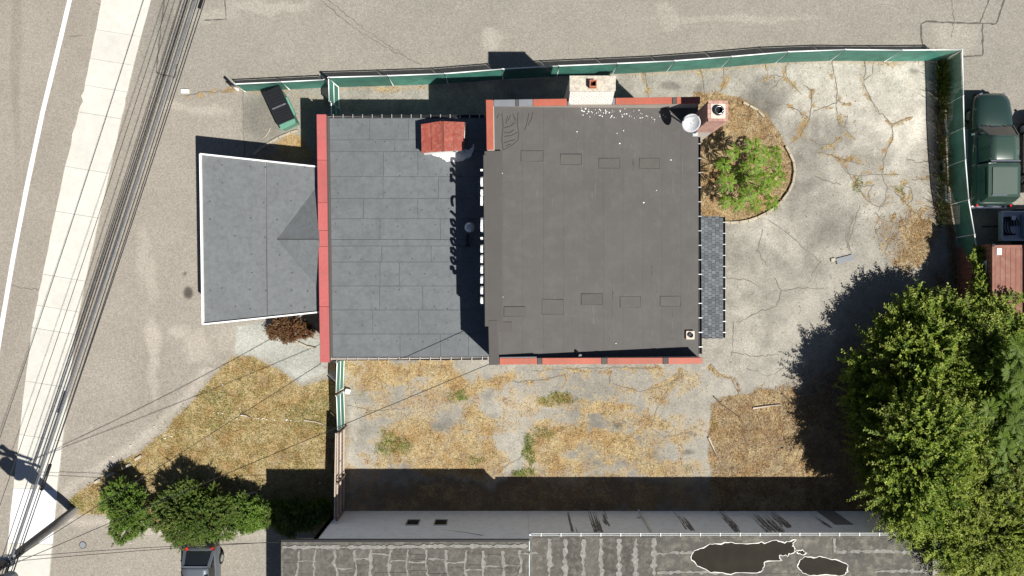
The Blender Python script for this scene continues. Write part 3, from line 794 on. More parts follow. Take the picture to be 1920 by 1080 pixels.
# membrane folded over the west parapet
MB().slab(quad(H2, [(908, 283), (941, 282), (943, 606), (923, 607), (912, 607)]), 0.10).build('parapet_membrane', M['dark_membrane'], bld, bevel=0.03)
MB().slab(quad(H2 + .02, [(915, 601), (933, 600), (936, 684), (917, 685)]), 0.10).build('parapet_membrane', M['dark_membrane'], bld, bevel=0.03)
MB().slab(quad(H2 + .05, [(906, 290), (912, 290), (916, 612), (909, 612)]), 0.30).build('parapet_flashing', M['dark_membrane'], bld, bevel=0.02)
# wrinkles in the membrane by the north-west corner
mb = MB()
for pts in [[(941, 213), (944, 235), (941, 262), (944, 282)], [(972, 210), (970, 230), (973, 252), (971, 264), (958, 274), (945, 281)], [(952, 218), (949, 232)], [(958, 216), (953, 226)], [(946, 240), (958, 236), (965, 230)], [(945, 248), (956, 249), (964, 243)], [(946, 256), (960, 254), (970, 248)],
            [(945, 268), (957, 264), (966, 262)], [(992, 212), (989, 228), (984, 244)], [(999, 210), (997, 222), (990, 236)], [(935, 214), (932, 222)], [(962, 214), (967, 226)], [(948, 274), (958, 270)]]:
    mb.tube([RP(x, y, .008) for x, y in pts], 0.018, 5)
tag(mb.build('membrane_wrinkle', mat('wrinkle_shade', (0.05, 0.046, 0.043), .8, .1, 2, 9, .1), up_roof), kind='stuff')
# pale flakes of chimney paint on the roof
mb = MB()
for k in range(85):
    t = random.random()
    x = 1092 + t * 150 + random.gauss(0, 8); y = 208 + t * 14 + random.gauss(0, 4.5)
    s = random.uniform(.01, .04) * (1.3 - t * .7)
    c = RP(x, y, .03)
    a = random.random() * 6.28
    mb.add([c + Vector((math.cos(a + i * 1.57) * s * random.uniform(.6, 1.2), math.sin(a + i * 1.57) * s, random.uniform(0, .01))) for i in range(4)], [(0, 1, 2, 3)])
for x, y in [(1082, 247), (1157, 250), (1169, 245), (1162, 269), (1091, 207), (1101, 213), (1095, 209), (1231, 357), (1207, 380), (942, 325), (943, 557), (1155, 644), (1258, 300)]:
    c = RP(x, y, .03); s = random.uniform(.022, .05)
    mb.add([c + Vector((math.cos(i * 1.05) * s, math.sin(i * 1.05) * s * .7, 0)) for i in range(6)], [tuple(range(6))])
tag(mb.build('paint_flake', M['tar_white'], up_roof), kind='stuff')

# copings of the upper parapets
def cope(pts, m, z=H2):
    return MB().slab(quad(z, pts), 0.09).build('coping', M[m], bld, bevel=0.012)
cope([(911, 187), (924.5, 187), (925.5, 280), (912.5, 281)], 'coping_red', H2 + .02)
yN = lambda x: 187 - (x - 925) / 388 * 6
for a, b, m in [(926, 966, 'coping_grey'), (966.5, 972, 'dark_membrane'), (972.5, 999, 'coping_grey'), (999.5, 1063, 'coping_red'), (1064, 1069, 'coping_grey'), (1148, 1153, 'coping_grey'), (1154, 1260, 'coping_red'), (1261, 1268, 'dark_membrane'), (1268.5, 1313, 'coping_red')]:
    cope([(a, yN(a)), (b, yN(b)), (b, yN(b) + 12.5), (a, yN(a) + 12.5)], m, H2 + (.02 if m == 'dark_membrane' else 0))
for a, b, m in [(936.5, 1007, 'coping_red'), (1007.5, 1016, 'dark_membrane'), (1016.5, 1127.5, 'coping_red'), (1128, 1138, 'dark_membrane'), (1138.5, 1242.5, 'coping_red'), (1243, 1252.5, 'dark_membrane'), (1253, 1317, 'coping_red')]:
    cope([(a, 671.5 - (a - 936) * .003), (b, 671.5 - (b - 936) * .003), (b, 683 - (b - 936) * .003), (a, 684 - (a - 936) * .003)], m, H2 + (.02 if m == 'dark_membrane' else 0))
cope([(936.5, 669.5), (1006, 668.8), (1006, 671), (936.5, 671.2)], 'coping_grey', H2 - .01)

# gutters with hangers
def gutter(p0, p1, out, n, wid=0.13, mat_='gutter', hang='galv', parent=bld):
    p0 = Vector(p0); p1 = Vector(p1); out = Vector(out)
    mb = MB()
    o2 = out * wid
    # trough: back, bottom, front lip
    for a, b, h0, h1 in ((out * 0.01, out * 0.02, -.12, 0), (out * (wid - .012), out * wid, -.12, -.01)):
        q = [p0 + a, p1 + a, p1 + b, p0 + b]
        mb.prism([(v.x, v.y) for v in q], p0.z + h0, p0.z + h1)
    q = [p0 + out * .02, p1 + out * .02, p1 + out * (wid - .012), p0 + out * (wid - .012)]
    mb.prism([(v.x, v.y) for v in q], p0.z - .12, p0.z - .105)
    gt = mb.build('gutter', M[mat_], parent)
    for k in range(n):
        c = p0.lerp(p1, (k + .5) / n)
        d = (p1 - p0).normalized()
        MB().bar(c - out * .02 + Vector((0, 0, .012)), c + out * (wid + .02) + Vector((0, 0, .012)), 0.035, 0.015).build('gutter_hanger', M[hang], gt)
    return gt
gutter(P(616, 220.5, H1), P(908, 220.5, H1), (0, 1, 0), 16)
gutter(P(622, 671, H1), P(914, 669.5, H1), (0, -1, 0), 15)
gutter(P(1308, 256, 5.4), P(1311, 664, 5.4), (1, 0, 0), 15)

# painted chimney breast on the north wall
ch = thing  # (kept for readability)
x0, x1 = P(1069, 142, 7.1).x, P(1153, 142, 7.1).x
yn, ys_, yb_ = P(0, 143, 7.1).y, P(0, 170, 7.1).y, P(0, 189, 6.3).y
mb = MB()
mb.prism([(x0, yb_), (x1, yb_), (x1, yn), (x0, yn)], -0.1, 6.2)
mb.add([(x0, yb_ - .12, 6.2), (x1, yb_ - .12, 6.2), (x1, yn, 6.2), (x0, yn, 6.2), (x0, ys_, 7.02), (x1, ys_, 7.02), (x1, yn, 7.02), (x0, yn, 7.02)],
       [(0, 1, 5, 4), (1, 2, 6, 5), (2, 3, 7, 6), (3, 0, 4, 7), (4, 5, 6, 7)])
chim = mb.build('painted_chimney', M['mortar'], bld)
# painted bricks on its sloping south shoulder
slope_a = Vector((0, yb_ - .12, 6.2)); slope_b = Vector((0, ys_, 7.02))
sl = (slope_b - slope_a); nrm = Vector((0, -sl.z, sl.y)).normalized()
if nrm.z < 0: nrm = -nrm
brick0 = None
rows_n = 9
for r in range(rows_n):
    nb = 9
    for k in range(nb + (r % 2)):
        w = (x1 - x0) / nb
        xa = x0 + (k - .5 * (r % 2)) * w; xb = xa + w
        xa = max(xa, x0) + .008; xb = min(xb, x1) - .008
        if xb - xa < .03: continue
        a = slope_a + sl * ((r + .07) / rows_n); b = slope_a + sl * ((r + .93) / rows_n)
        t = 0.02 + random.uniform(-.003, .004)
        lo = [(xa, a.y, a.z), (xb, a.y, a.z), (xb, b.y, b.z), (xa, b.y, b.z)]
        hi = [Vector(q) + nrm * t for q in lo]
        MB().add(lo + hi, [(0, 3, 2, 1), (4, 5, 6, 7), (0, 1, 5, 4), (1, 2, 6, 5), (2, 3, 7, 6), (3, 0, 4, 7)]).build('brick', M['brick_white'], chim)
MB().prism([(x0 - .03, ys_ - .02), (x1 + .03, ys_ - .02), (x1 + .03, yn + .03), (x0 - .03, yn + .03)], 7.02, 7.12).build('chimney_cap', M['cap_white'], chim, bevel=.02)
fc = P(1112, 157, 7.3)
mb = MB()
w = .15
for a in ((-w, -w + .04, -w, w), (w - .04, w, -w, w), (-w + .04, w - .04, -w, -w + .04), (-w + .04, w - .04, w - .04, w)):
    mb.box(fc.x + a[0], fc.x + a[1], fc.y + a[2], fc.y + a[3], 7.12, 7.38)
MB().box(fc.x - w + .042, fc.x + w - .042, fc.y - w + .042, fc.y + w - .042, 7.122, 7.14).build('flue_opening', M['soot'], chim)
mb.build('flue_liner', M['terracotta'], chim)
# white corner boards on the chimney shoulders and the grey saddle behind it
MB().slab([RP(1066, 187, .16), RP(1152, 184, .16), RP(1150, 197, .04), RP(1067, 198, .04)], .05).build('chimney_flashing', M['coping_grey'], chim)
for px in (1089, 1127):
    MB().slab([RP(px - 2, 187, .2), RP(px + 2, 187, .2), RP(px + 2, 197, .08), RP(px - 2, 197, .08)], .03).build('flashing_strap', M['white_trim'], chim)

# brick chimney at the north-east corner: courses of single bricks round a core
TC = P(1346.5, 208, 7.75)
cw = 0.41
core = MB().box(TC.x - cw + .02, TC.x + cw - .02, TC.y - cw + .02, TC.y + cw - .02, -0.1, 7.70).build('brick_chimney', M['mortar'], bld)
bl, bh, bt = 0.205, 0.066, 0.10
bm_ = MB().box(-bl / 2 + .006, bl / 2 - .006, -.012, .012, 0, bh - .012)
bsrc = None
def put_brick(x, y, z, rot):
    global bsrc
    if bsrc is None:
        bsrc = MB().box(-bl / 2 + .006, bl / 2 - .006, -.02, .02, 0, bh - .012).build('brick', M['brick'], core)
        bsrc.location = (x, y, z); WLOC[bsrc.name] = Vector((x, y, z)); bsrc.rotation_euler = (0, 0, rot)
        return
    share(bsrc, 'brick', (x, y, z), core, (0, 0, rot))
for c_ in range(30):
    z = 7.70 - (c_ + 1) * bh
    off = bl / 2 if c_ % 2 else 0
    for k in range(4):
        t = -cw + bl / 2 + k * bl + (off - bl / 4)
        t = max(-cw + bl / 2, min(cw - bl / 2, t))
        put_brick(TC.x + t, TC.y - cw + .005, z, 0)                 # south face
        put_brick(TC.x - cw + .005, TC.y + t, z, math.pi / 2)       # west face
        if c_ < 3:
            put_brick(TC.x + t, TC.y + cw - .005, z, 0)
            put_brick(TC.x + cw - .005, TC.y + t, z, math.pi / 2)
# top course seen from above
for k in range(4):
    for j in range(2):
        t = -cw + bl / 2 + k * bl
        MB().box(TC.x + t - bl / 2 + .006, TC.x + t + bl / 2 - .006, TC.y + (-cw if j == 0 else cw - .1) - .02 * (j == 0), TC.y + (-cw + .1 if j == 0 else cw) + .02 * j, 7.70, 7.745).build('brick', M['brick'], core)
for k in range(3):
    for j in range(2):
        t = -cw + .1 + .205 * k + .1
        xa = TC.x + (-cw - .02 if j == 0 else cw - .1); xb = TC.x + (-cw + .1 if j == 0 else cw + .02)
        MB().box(xa, xb, TC.y + t - .095, TC.y + t + .095, 7.70, 7.745).build('brick', M['brick'], core)
MB().box(TC.x - cw + .102, TC.x + cw - .102, TC.y - cw + .102, TC.y + cw - .102, 7.70, 7.76).build('chimney_cap', M['cap_stone'], core, bevel=.02)
mb = MB()
mb.lathe((TC.x, TC.y, 7.76), [(.20, 0), (.21, .1), (.20, .14), (.17, .14), (.16, .02), (.15, .02)], 20)
mb.build('flue_pot', M['dark_metal'], core, smooth=False)
mb = MB().tube([(TC.x + .155 * math.cos(a * .3927), TC.y + .155 * math.sin(a * .3927), 7.905) for a in range(17)], .022, 5)
mb.build('flue_rim', M['chrome'], core, smooth=True)
MB().lathe((TC.x, TC.y, 7.775), [(.15, 0), (.149, .01)], 16).build('flue_opening', M['soot'], core)

# shingled awning roof on the east wall
ZA0, ZA1 = 3.15, 2.65
aw0 = P(1312, 405, 3.0); aw1 = P(1355, 635, 2.65)
ax0 = e0.x + .01; ax1 = P(1355, 500, ZA1).x; ay1 = P(0, 406, 2.8).y; ay0 = P(0, 634, 2.8).y
awn = MB().slab([(ax0, ay0, ZA0), (ax1, ay0, ZA1), (ax1, ay1, ZA1), (ax0, ay1, ZA0)], .12).build('awning_roof', M['seam'], bld)
ncol, nrow = 11, 32
src = None
cwid = (ax1 - ax0) / ncol; rl = (ay1 - ay0) / nrow
slope = math.atan2(ZA0 - ZA1, ax1 - ax0)
for i in range(ncol):
    if ax0 + i * cwid < 8.02: continue            # beneath the eaves
    for j in range(nrow):
        jj = j + (.5 if i % 2 else 0)
        if jj > nrow - .5: continue
        t = (i + .5) / ncol
        loc = (ax0 + cwid * (i + .5), ay0 + rl * (jj + .25), ZA0 + (ZA1 - ZA0) * t + .012 + random.uniform(0, .012))
        if src is None:
            src = MB().box(-cwid * .56, cwid * .52, -rl * .46, rl * .46, -.008, .006).build('shingle', M['shingle'], awn)
            src.location = loc; WLOC[src.name] = Vector(loc); src.rotation_euler = (0, slope + .06, 0)
        else:
            share(src, 'shingle', loc, awn, (0, slope + .06, 0))
gutter((ax1, ay1, ZA1), (ax1, ay0, ZA1), (1, 0, 0), 11)
for y in (ay0 + .1, (ay0 + ay1) / 2, ay1 - .1):
    MB().box(ax1 - .16, ax1 - .06, y - .05, y + .05, -.05, ZA1 - .11).build('awning_post', M['white_trim'], bld)

# canopy over the forecourt with a cricket where it meets the wall
HC = 3.1
c_nw, c_ne, c_se, c_sw = P(376, 289, HC), P(597, 313, HC), P(601, 585, HC), P(381, 608, HC)
apex = P(520, 449, HC + .02); top_e = P(598, 449, HC + .75); tn = P(597, 347, HC + .02); ts = P(600, 545, HC + .02)
ridge_w_n = P(498, 302, HC); ridge_w_s = P(501, 596, HC)
can = MB().slab([c_nw - Vector((0, 0, .03)), c_ne - Vector((0, 0, .03)), c_se - Vector((0, 0, .03)), c_sw - Vector((0, 0, .03))], .30).build('canopy', M['white_trim'], bld)
MB().slab([P(378.5, 291, HC), P(497.6, 304, HC), P(500.6, 593.5, HC), P(383.5, 605.5, HC)], .02).build('roof_sheet', M['canopy_roof'], can)
MB().slab([P(498.4, 304, HC + .004), P(597, 315, HC + .004), P(597, 448, HC + .004), P(500, 448.5, HC + .004)], .02).build('roof_sheet', M['canopy_roof'], can)
MB().slab([P(500, 449.2, HC + .002), P(597, 449, HC + .002), P(600, 583, HC + .002), P(501.4, 593, HC + .002)], .02).build('roof_sheet', M['canopy_roof'], can)
MB().add([apex, top_e, tn, Vector((tn.x, tn.y, HC - .1)), Vector((top_e.x, top_e.y, HC - .1))], [(0, 1, 2), (1, 4, 3, 2)]).build('cricket', M['canopy_roof'], can)
MB().add([apex, top_e, ts, Vector((ts.x, ts.y, HC - .1)), Vector((top_e.x, top_e.y, HC - .1))], [(0, 2, 1), (1, 2, 3, 4)]).build('cricket', M['canopy_roof'], can)
MB().tube([apex + Vector((0, 0, .006)), top_e + Vector((0, 0, .006))], .018, 5).build('ridge_seam', M['dark_membrane'], can)
MB().tube([P(499, 302, HC + .004), P(501.5, 596, HC + .004)], .016, 5).build('sheet_seam', M['dark_membrane'], can)
for a, b in ((P(376, 289, HC + .02), P(596, 313, HC + .02)), (P(600, 585, HC + .02), P(381, 608, HC + .02)), (P(376, 289, HC + .02), P(381, 608, HC + .02))):
    MB().bar(a, b, .07, .16).build('edge_trim', M['sign_white'], can)
mb = MB()
for y in range(312, 600, 33):
    for x in range(392, 596, 26):
        if random.random() < .45:
            mb.lathe(P(x + random.uniform(-3, 3), y + random.uniform(-3, 3), HC + .008), [(.045, 0), (.03, .006)], 6)
tag(mb.build('fastener', M['stud'], can), kind='stuff')
for px, py in ((395, 315), (398, 585), (500, 325), (500, 575)):
    c = P(px, py, HC)
    MB().box(c.x - .1, c.x + .1, c.y - .1, c.y + .1, -.05, HC - .33).build('canopy_post', M['white_trim'], bld)

# raised sign letters along the west parapet (seen edge-on from above)
def letter(kind, py, hgt, wid, zc=None):
    """flat channel letter standing in the plane x = const, facing west"""
    x = P(906, py, 6.4).x - .06
    y = P(906, py, 6.4).y
    z0 = 6.60 - hgt + (0.0 if zc is None else zc)
    mb = MB(); th = .10; st = .085
    def pt(u, v): return (y - u * wid / 2, z0 + v * hgt)      # reads north to south
    def seg(path):
        for (u0, v0), (u1, v1) in zip(path[:-1], path[1:]):
            a = pt(u0, v0); b = pt(u1, v1)
            mb.bar((x, a[0], a[1]), (x, b[0], b[1]), th, st) if abs(a[1] - b[1]) < 1e-6 else mb.bar((x, a[0], a[1]), (x, b[0], b[1]), th if abs(a[0] - b[0]) < 1e9 else th, st)
    arc = lambda a0, a1, n=12, cu=0, cv=.5, ru=.85, rv=.42: [(cu + ru * math.cos(R(a0 + (a1 - a0) * i / n)), cv + rv * math.sin(R(a0 + (a1 - a0) * i / n))) for i in range(n + 1)]
    if kind == 'ring': seg(arc(0, 360, 16))
    elif kind == 'hook': seg(arc(50, 310, 14))
    elif kind == 'bar': seg([(0, .05), (0, .95)]); seg([(-.4, .92), (.4, .92)])
    elif kind == 'tee': seg([(0, .05), (0, .95)]); seg([(-.9, .93), (.9, .93)])
    elif kind == 'bowl': seg(arc(0, 360, 14)); seg([(.85, .05), (.85, .95)])
    elif kind == 'ess': seg(arc(40, 270, 9, 0, .70, .8, .24)); seg(arc(90, -140, 9, 0, .28, .8, .24))
    elif kind == 'dot': seg([(0, .7), (.3, .95)])
    return mb.build('sign_letter', M['sign_white'], bld)
for kind, py, h, w_ in [('dot', 319, .5, .2), ('ring', 340, .62, .40), ('ess', 361, .5, .25), ('tee', 378, .62, .42), ('hook', 423, 1.15, .85), ('bar', 447, .62, .2), ('ring', 466, .5, .32), ('bowl', 485, .5, .32), ('ring', 505, .5, .34), ('bowl', 524, .5, .30), ('ring', 544, .5, .32), ('ess', 563, .5, .28)]:
    letter(kind, py, h, w_)

# ------------------------------------------------------------------ things on the roofs
# rusty hood on the lower roof
hd = thing('roof_hood', 'rusty red sheet metal hood with white sealant at its foot on lower roof', 'roof hood', low_pt(830, 262))
zb, zt = H1 + .02, H1 + .72
n_w, n_e, s_e, s_w = P(790, 233, zt), P(872, 229, zt), P(869, 282, zt), P(791, 287, zt)
rn, rs_ = P(826, 227, zt + .16), P(828, 284, zt + .16)
MB().prism([(n_w.x + .03, n_w.y - .03), (n_e.x - .03, n_e.y - .03), (s_e.x - .03, s_e.y + .05), (s_w.x + .03, s_w.y + .05)], zb, zt - .02).build('hood_box', M['tar_white'], hd)
def lerp3(a, b, t): return a + (b - a) * t
for (a, b, c, d, t0, t1) in [(n_w, s_w, rn, rs_, 0, .48), (n_w, s_w, rn, rs_, .5, .98), (rn, rs_, n_e, s_e, .12, .55), (rn, rs_, n_e, s_e, .57, 1.0)]:
    q = [lerp3(a, c, t0), lerp3(a, c, t1), lerp3(b, d, t1), lerp3(b, d, t0)]
    MB().slab(q, .025).build('hood_panel', M['rust'], hd)
q = [lerp3(rn, n_e, -.02), lerp3(rn, n_e, .12), lerp3(rs_, s_e, .12), lerp3(rs_, s_e, -.02)]
MB().slab([v - Vector((0, 0, .03)) for v in q], .03).build('ridge_channel', mat('dark_rust', (0.14, 0.035, 0.022), .7, .2, 3, 12, .2), hd)
for t in (.0, 1.0):
    MB().tube([lerp3(n_w, rn, t), lerp3(s_w, rs_, t)], .018, 5).build('standing_seam', M['rust'], hd)
MB().tube([lerp3(rn, n_e, .56), lerp3(rs_, s_e, .56)], .018, 5).build('standing_seam', M['rust'], hd)
MB().bar(n_e + Vector((.02, 0, -.06)), s_e + Vector((.02, .5, -.06)), .04, .12).build('edge_flashing', M['white_trim'], hd)
# sealant smeared on the roof at its foot
def splat(name, pts, z, m, parent, t=.01, jit=1.2, sub=5):
    out = []
    for (ax, ay), (bx, by) in zip(pts, pts[1:] + pts[:1]):
        for k in range(sub):
            f = k / sub
            out.append((ax + (bx - ax) * f + random.uniform(-jit, jit), ay + (by - ay) * f + random.uniform(-jit, jit)))
    return MB().slab([P(x, y, z) for x, y in out], t).build(name, m, parent)
splat('sealant_smear', [(790, 283), (868, 277), (880, 282), (887, 279), (882, 291), (868, 301), (852, 304), (838, 302), (826, 295), (812, 291)], H1 + .022, M['tar_white'], hd, .012)
splat('sealant_smear', [(878, 284), (885, 276), (888, 270), (890, 276), (884, 292), (876, 298)], H1 + .026, M['tar_white'], hd, .012)

# satellite dish
dc = P(1297, 230, 6.95)
ds = thing('satellite_dish', 'white satellite dish on a bent mast at the corner of upper roof', 'satellite dish', RP(1302, 246))
nrm = Vector((-.52, -.46, .72)).normalized()
ta = nrm.cross(Vector((0, 0, 1))).normalized(); tb = nrm.cross(ta)
vs_ = []; fs = []
nr, na = 6, 28
for i in range(nr + 1):
    rr = .40 * i / nr
    for k in range(na):
        a = 2 * math.pi * k / na
        vs_.append(dc + ta * (math.cos(a) * rr * .95) + tb * (math.sin(a) * rr * 1.08) + nrm * (rr * rr * .75 - .05))
for i in range(nr):
    for k in range(na):
        fs.append((i * na + k, i * na + (k + 1) % na, (i + 1) * na + (k + 1) % na, (i + 1) * na + k))
dm = MB().add(vs_, fs).build('reflector', M['dish'], ds, smooth=True)
md = dm.modifiers.new('thickness', 'SOLIDIFY'); md.thickness = .012
base = RP(1309, 250, .0) + Vector((-.15, 0, 0))
MB().tube([base, base + Vector((0, 0, .5)), dc - nrm * .12], .035, 8).build('mast', M['galv'], ds, smooth=True)
MB().tube([dc - nrm * .1 - tb * .30, dc + nrm * .12 - tb * .48, dc + nrm * .45 - tb * .22], .016, 6).build('feed_arm', M['galv'], ds)
MB().tube([dc + nrm * .45 - tb * .22, dc + nrm * .36 - tb * .15], .045, 8).build('feed_horn', M['dish'], ds)
MB().box(base.x - .14, base.x + .14, base.y - .14, base.y + .14, base.z - .02, base.z + .02).build('foot_plate', M['galv'], ds)

# mushroom vent on the lower roof
vc = low_pt(882, 428)
vt = thing('roof_vent', 'pale metal mushroom vent in the shade on lower roof', 'roof vent', vc)
MB().lathe(vc, [(.10, 0), (.10, .45), (.09, .5)], 14).build('vent_pipe', M['dark_metal'], vt, smooth=True)
MB().lathe((vc.x, vc.y, vc.z + .42), [(.23, 0), (.25, .05), (.24, .14), (.19, .22), (.11, .27), (.02, .29)], 20).build('vent_hood', M['vent_metal'], vt, smooth=True)
MB().bar(low_pt(877, 440, .12), low_pt(876, 461, .12), .09, .14).build('vent_brace', M['black_plastic'], vt)
MB().bar(low_pt(872, 461, .1), low_pt(881, 460, .1), .07, .12).build('vent_brace', M['black_plastic'], vt)

# square white vent near the south-east corner
vc = RP(1293, 628)
vt = thing('box_vent', 'small square white vent with round black opening on upper roof corner', 'roof vent', vc)
MB().box(vc.x - .19, vc.x + .19, vc.y - .19, vc.y + .19, vc.z - .02, vc.z + .14).build('vent_box', M['cap_stone'], vt, bevel=.02)
mb = MB().lathe((vc.x, vc.y, vc.z + .13), [(.105, 0), (.115, .09), (.085, .09), (.08, .03)], 16); mb.build('vent_collar', M['dark_metal'], vt)
MB().lathe((vc.x, vc.y, vc.z + .141), [(.08, 0), (.079, .01)], 14).build('vent_opening', M['soot'], vt)

# drain pipe stub leaning at the south parapet
pp = thing('pipe_stub', 'short black bent pipe leaning on the south parapet of upper roof', 'pipe', RP(1084, 664))
MB().tube([RP(1081, 659, .05), RP(1085, 663, .25), RP(1087, 666, .30)], .055, 8).build('pipe', M['black_plastic'], pp, smooth=True)
MB().tube([RP(1087, 666, .27), RP(1088, 667, .34)], .075, 8).build('pipe_collar', M['cable_grey'], pp)

# ------------------------------------------------------------------ neighbouring building to the south
HS1, HS2 = 4.35, 3.5
sb = thing('neighbour_building', 'long pale walled building with patched grey roof beyond the shaded strip', 'building', P(1150, 1060))
yw = P(0, 958).y
M['pale_wall'] = mat('pale_painted_wall', (0.78, 0.85, 0.92), 0.8, 0.04, 1.0, 9, 0.04, dirt=(0.60, 0.65, 0.70), dirt_amt=0.55)
xl = P(632, 0).x; xm = P(993, 0, HS1).x; xr = P(1745, 0, HS2).x
YB = -24.0
MB().prism([(xl, yw), (xm, yw), (xm, YB), (xl, YB)], -.1, HS1 - .06).build('wall', M['pale_wall'], sb)
MB().prism([(xm + .01, yw), (xr, yw), (xr, YB), (xm + .01, YB)], -.1, HS2 - .06).build('wall', M['pale_wall'], sb)
M['sroof'] = mat('old_roll_roofing', (0.076, 0.071, 0.062), 0.9, 0.22, 1.6, 9, 0.28, objvar=0.22, dirt=(0.15, 0.14, 0.12), dirt_amt=0.75)
M['sroof_dark'] = mat('old_roll_roofing_dark', (0.075, 0.072, 0.063), 0.85, 0.2, 0.9, 9, 0.24, objvar=0.12, dirt=(0.20, 0.185, 0.15), dirt_amt=0.7)
M['sealant'] = mat('roof_sealant', (0.20, 0.195, 0.18), 0.85, 0.22, 2.5, 9, 0.25, dirt=(0.10, 0.095, 0.085), dirt_amt=0.7)
M['stain'] = mat('mildew_stain', (0.17, 0.17, 0.165), 0.9, 0.2, 3, 12, 0.25)
# left roof, overhanging the west end
r0 = P(527, 1018, HS1); yr = yw + .06
deckL = MB().prism([(r0.x, yr - .02), (xm - .02, yr), (xm - .02, YB), (r0.x, YB)], HS1 - .16, HS1).build('west_roof', M['sroof_dark'], sb)
deckR = MB().prism([(xm + .02, P(0, 1006, HS2).y), (xr + .1, P(0, 1005, HS2).y), (xr + .1, YB), (xm + .02, YB)], HS2 - .06, HS2).build('east_roof', M['sroof_dark'], sb)
x = 531
while x < 985:
    wdt = random.uniform(31, 38); xb = min(x + wdt, 990)
    y = 1029
    while y < 1150:
        hgt = random.choice([10, 20, 26, 34, 46]); yb2 = min(y + hgt, 1150)
        MB().slab(quad(HS1 + random.uniform(.006, .02), [(x + .5, y + .5), (xb - .5, y + .5), (xb - .5, yb2 - .5), (x + .5, yb2 - .5)]), .02).build('roof_sheet', M['sroof'], deckL)
        y = yb2
    x = xb
def roof_ribbon(pts, w, z, m, parent, name, jit=1.0):
    out = []
    for (ax, ay), (bx, by) in zip(pts[:-1], pts[1:]):
        n = max(1, int(math.hypot(bx - ax, by - ay) / 5))
        for k in range(n): out.append((ax + (bx - ax) * k / n + random.gauss(0, jit * .5), ay + (by - ay) * k / n + random.gauss(0, jit * .5)))
    out.append(pts[-1])
    vs_ = []
    for i, (x_, y_) in enumerate(out):
        (xa, ya), (xb_, yb_) = out[max(i - 1, 0)], out[min(i + 1, len(out) - 1)]
        l = math.hypot(xb_ - xa, yb_ - ya) or 1
        hw = w / 2 * max(.15, random.gauss(1, .45))
        for s in (-1, 1): vs_.append(P(x_ - (yb_ - ya) / l * hw * s, y_ + (xb_ - xa) / l * hw * s, z))
    return MB().add(vs_, [(2 * i, 2 * i + 1, 2 * i + 3, 2 * i + 2) for i in range(len(out) - 1)]).build(name, m, parent)
roof_ribbon([(529, 1026), (700, 1026), (850, 1024), (990, 1024)], 5.5, HS1 + .03, M['sealant'], deckL, 'sealant_strip', .5)
x = 560
while x < 990:
    roof_ribbon([(x, 1031), (x + random.uniform(-4, 4), 1055), (x + random.uniform(-4, 4), 1080), (x, 1140)], random.uniform(3, 5.5), HS1 + .026, M['sealant'], deckL, 'sealant_strip', 2.0)
    if random.random() < .85:
        yy = random.uniform(1036, 1072)
        roof_ribbon([(x, yy), (x + 17, yy + random.uniform(-2, 2)), (x + random.uniform(28, 36), yy)], random.uniform(2, 3.2), HS1 + .028, M['sealant'], deckL, 'sealant_strip', 1.5)
    x += random.uniform(31, 37)
# black drip edge and the pale ledge at the west end
MB().slab([Vector((r0.x, yr + .03, HS1 + .02)), Vector((xm - .03, yr + .03, HS1 + .02)), Vector((xm - .03, yr - .07, HS1 + .02)), Vector((r0.x, yr - .08, HS1 + .02))], .14).build('drip_edge', M['gutter'], deckL)
MB().prism([tuple(P(q[0], q[1], HS1 - .5)[:2]) for q in ((531, 1012), (592, 1011), (588, 1017), (529, 1018))], HS1 - .62, HS1 - .5).build('ledge', M['white_trim'], sb)
MB().slab([(xl - .06, yw + .03, .6), (xl + .14, yw + .03, .6), (xl + .14, yw + .03, HS1 - .2), (xl - .06, yw + .03, HS1 - .2)], .02).build('corner_board', M['white_trim'], sb)
# right roof sheets
xs = [997, 1032, 1063, 1097, 1130, 1163, 1195, 1228]
for a, b in zip(xs[:-1], xs[1:]):
    MB().slab(quad(HS2 + random.uniform(.006, .016), [(a + .5, 1008), (b - .5, 1008), (b - .5, 1150), (a + .5, 1150)]), .02).build('roof_sheet', M['sroof'], deckR)
    roof_ribbon([(b - 2, 1010), (b - 3 + random.uniform(-2, 2), 1045), (b - 2, 1080), (b - 2, 1140)], 7.5, HS2 + .024, M['sealant'], deckR, 'sealant_strip', 1.6)
for (ya, yb2) in ((1009, 1039.5), (1040.5, 1075), (1076, 1150)):
    for a, b in ((1229, 1395), (1396, 1560), (1561, 1742)):
        MB().slab(quad(HS2 + random.uniform(.006, .014), [(a + .4, ya), (b - .4, ya), (b - .4, yb2), (a + .4, yb2)]), .02).build('roof_sheet', M['sroof_dark'], deckR)
for pts, w_ in (([(1232, 1039), (1265, 1036), (1300, 1038)], 4), ([(1232, 1074), (1290, 1072), (1350, 1074)], 4), ([(1568, 1035), (1640, 1033), (1735, 1036)], 6), ([(1640, 1072), (1690, 1070), (1740, 1072)], 5), ([(1565, 1010), (1566, 1036)], 5), ([(1738, 1012), (1738, 1072)], 6)):
    roof_ribbon(pts, w_, HS2 + .022, M['sealant'], deckR, 'sealant_strip', 1.5)
# white gutter along the right eaves
gutter(P(996, 1005, HS2 + .02), P(1742, 1004, HS2 + .02), (0, 1, 0), 20, .12, 'white_trim', 'white_trim', sb)
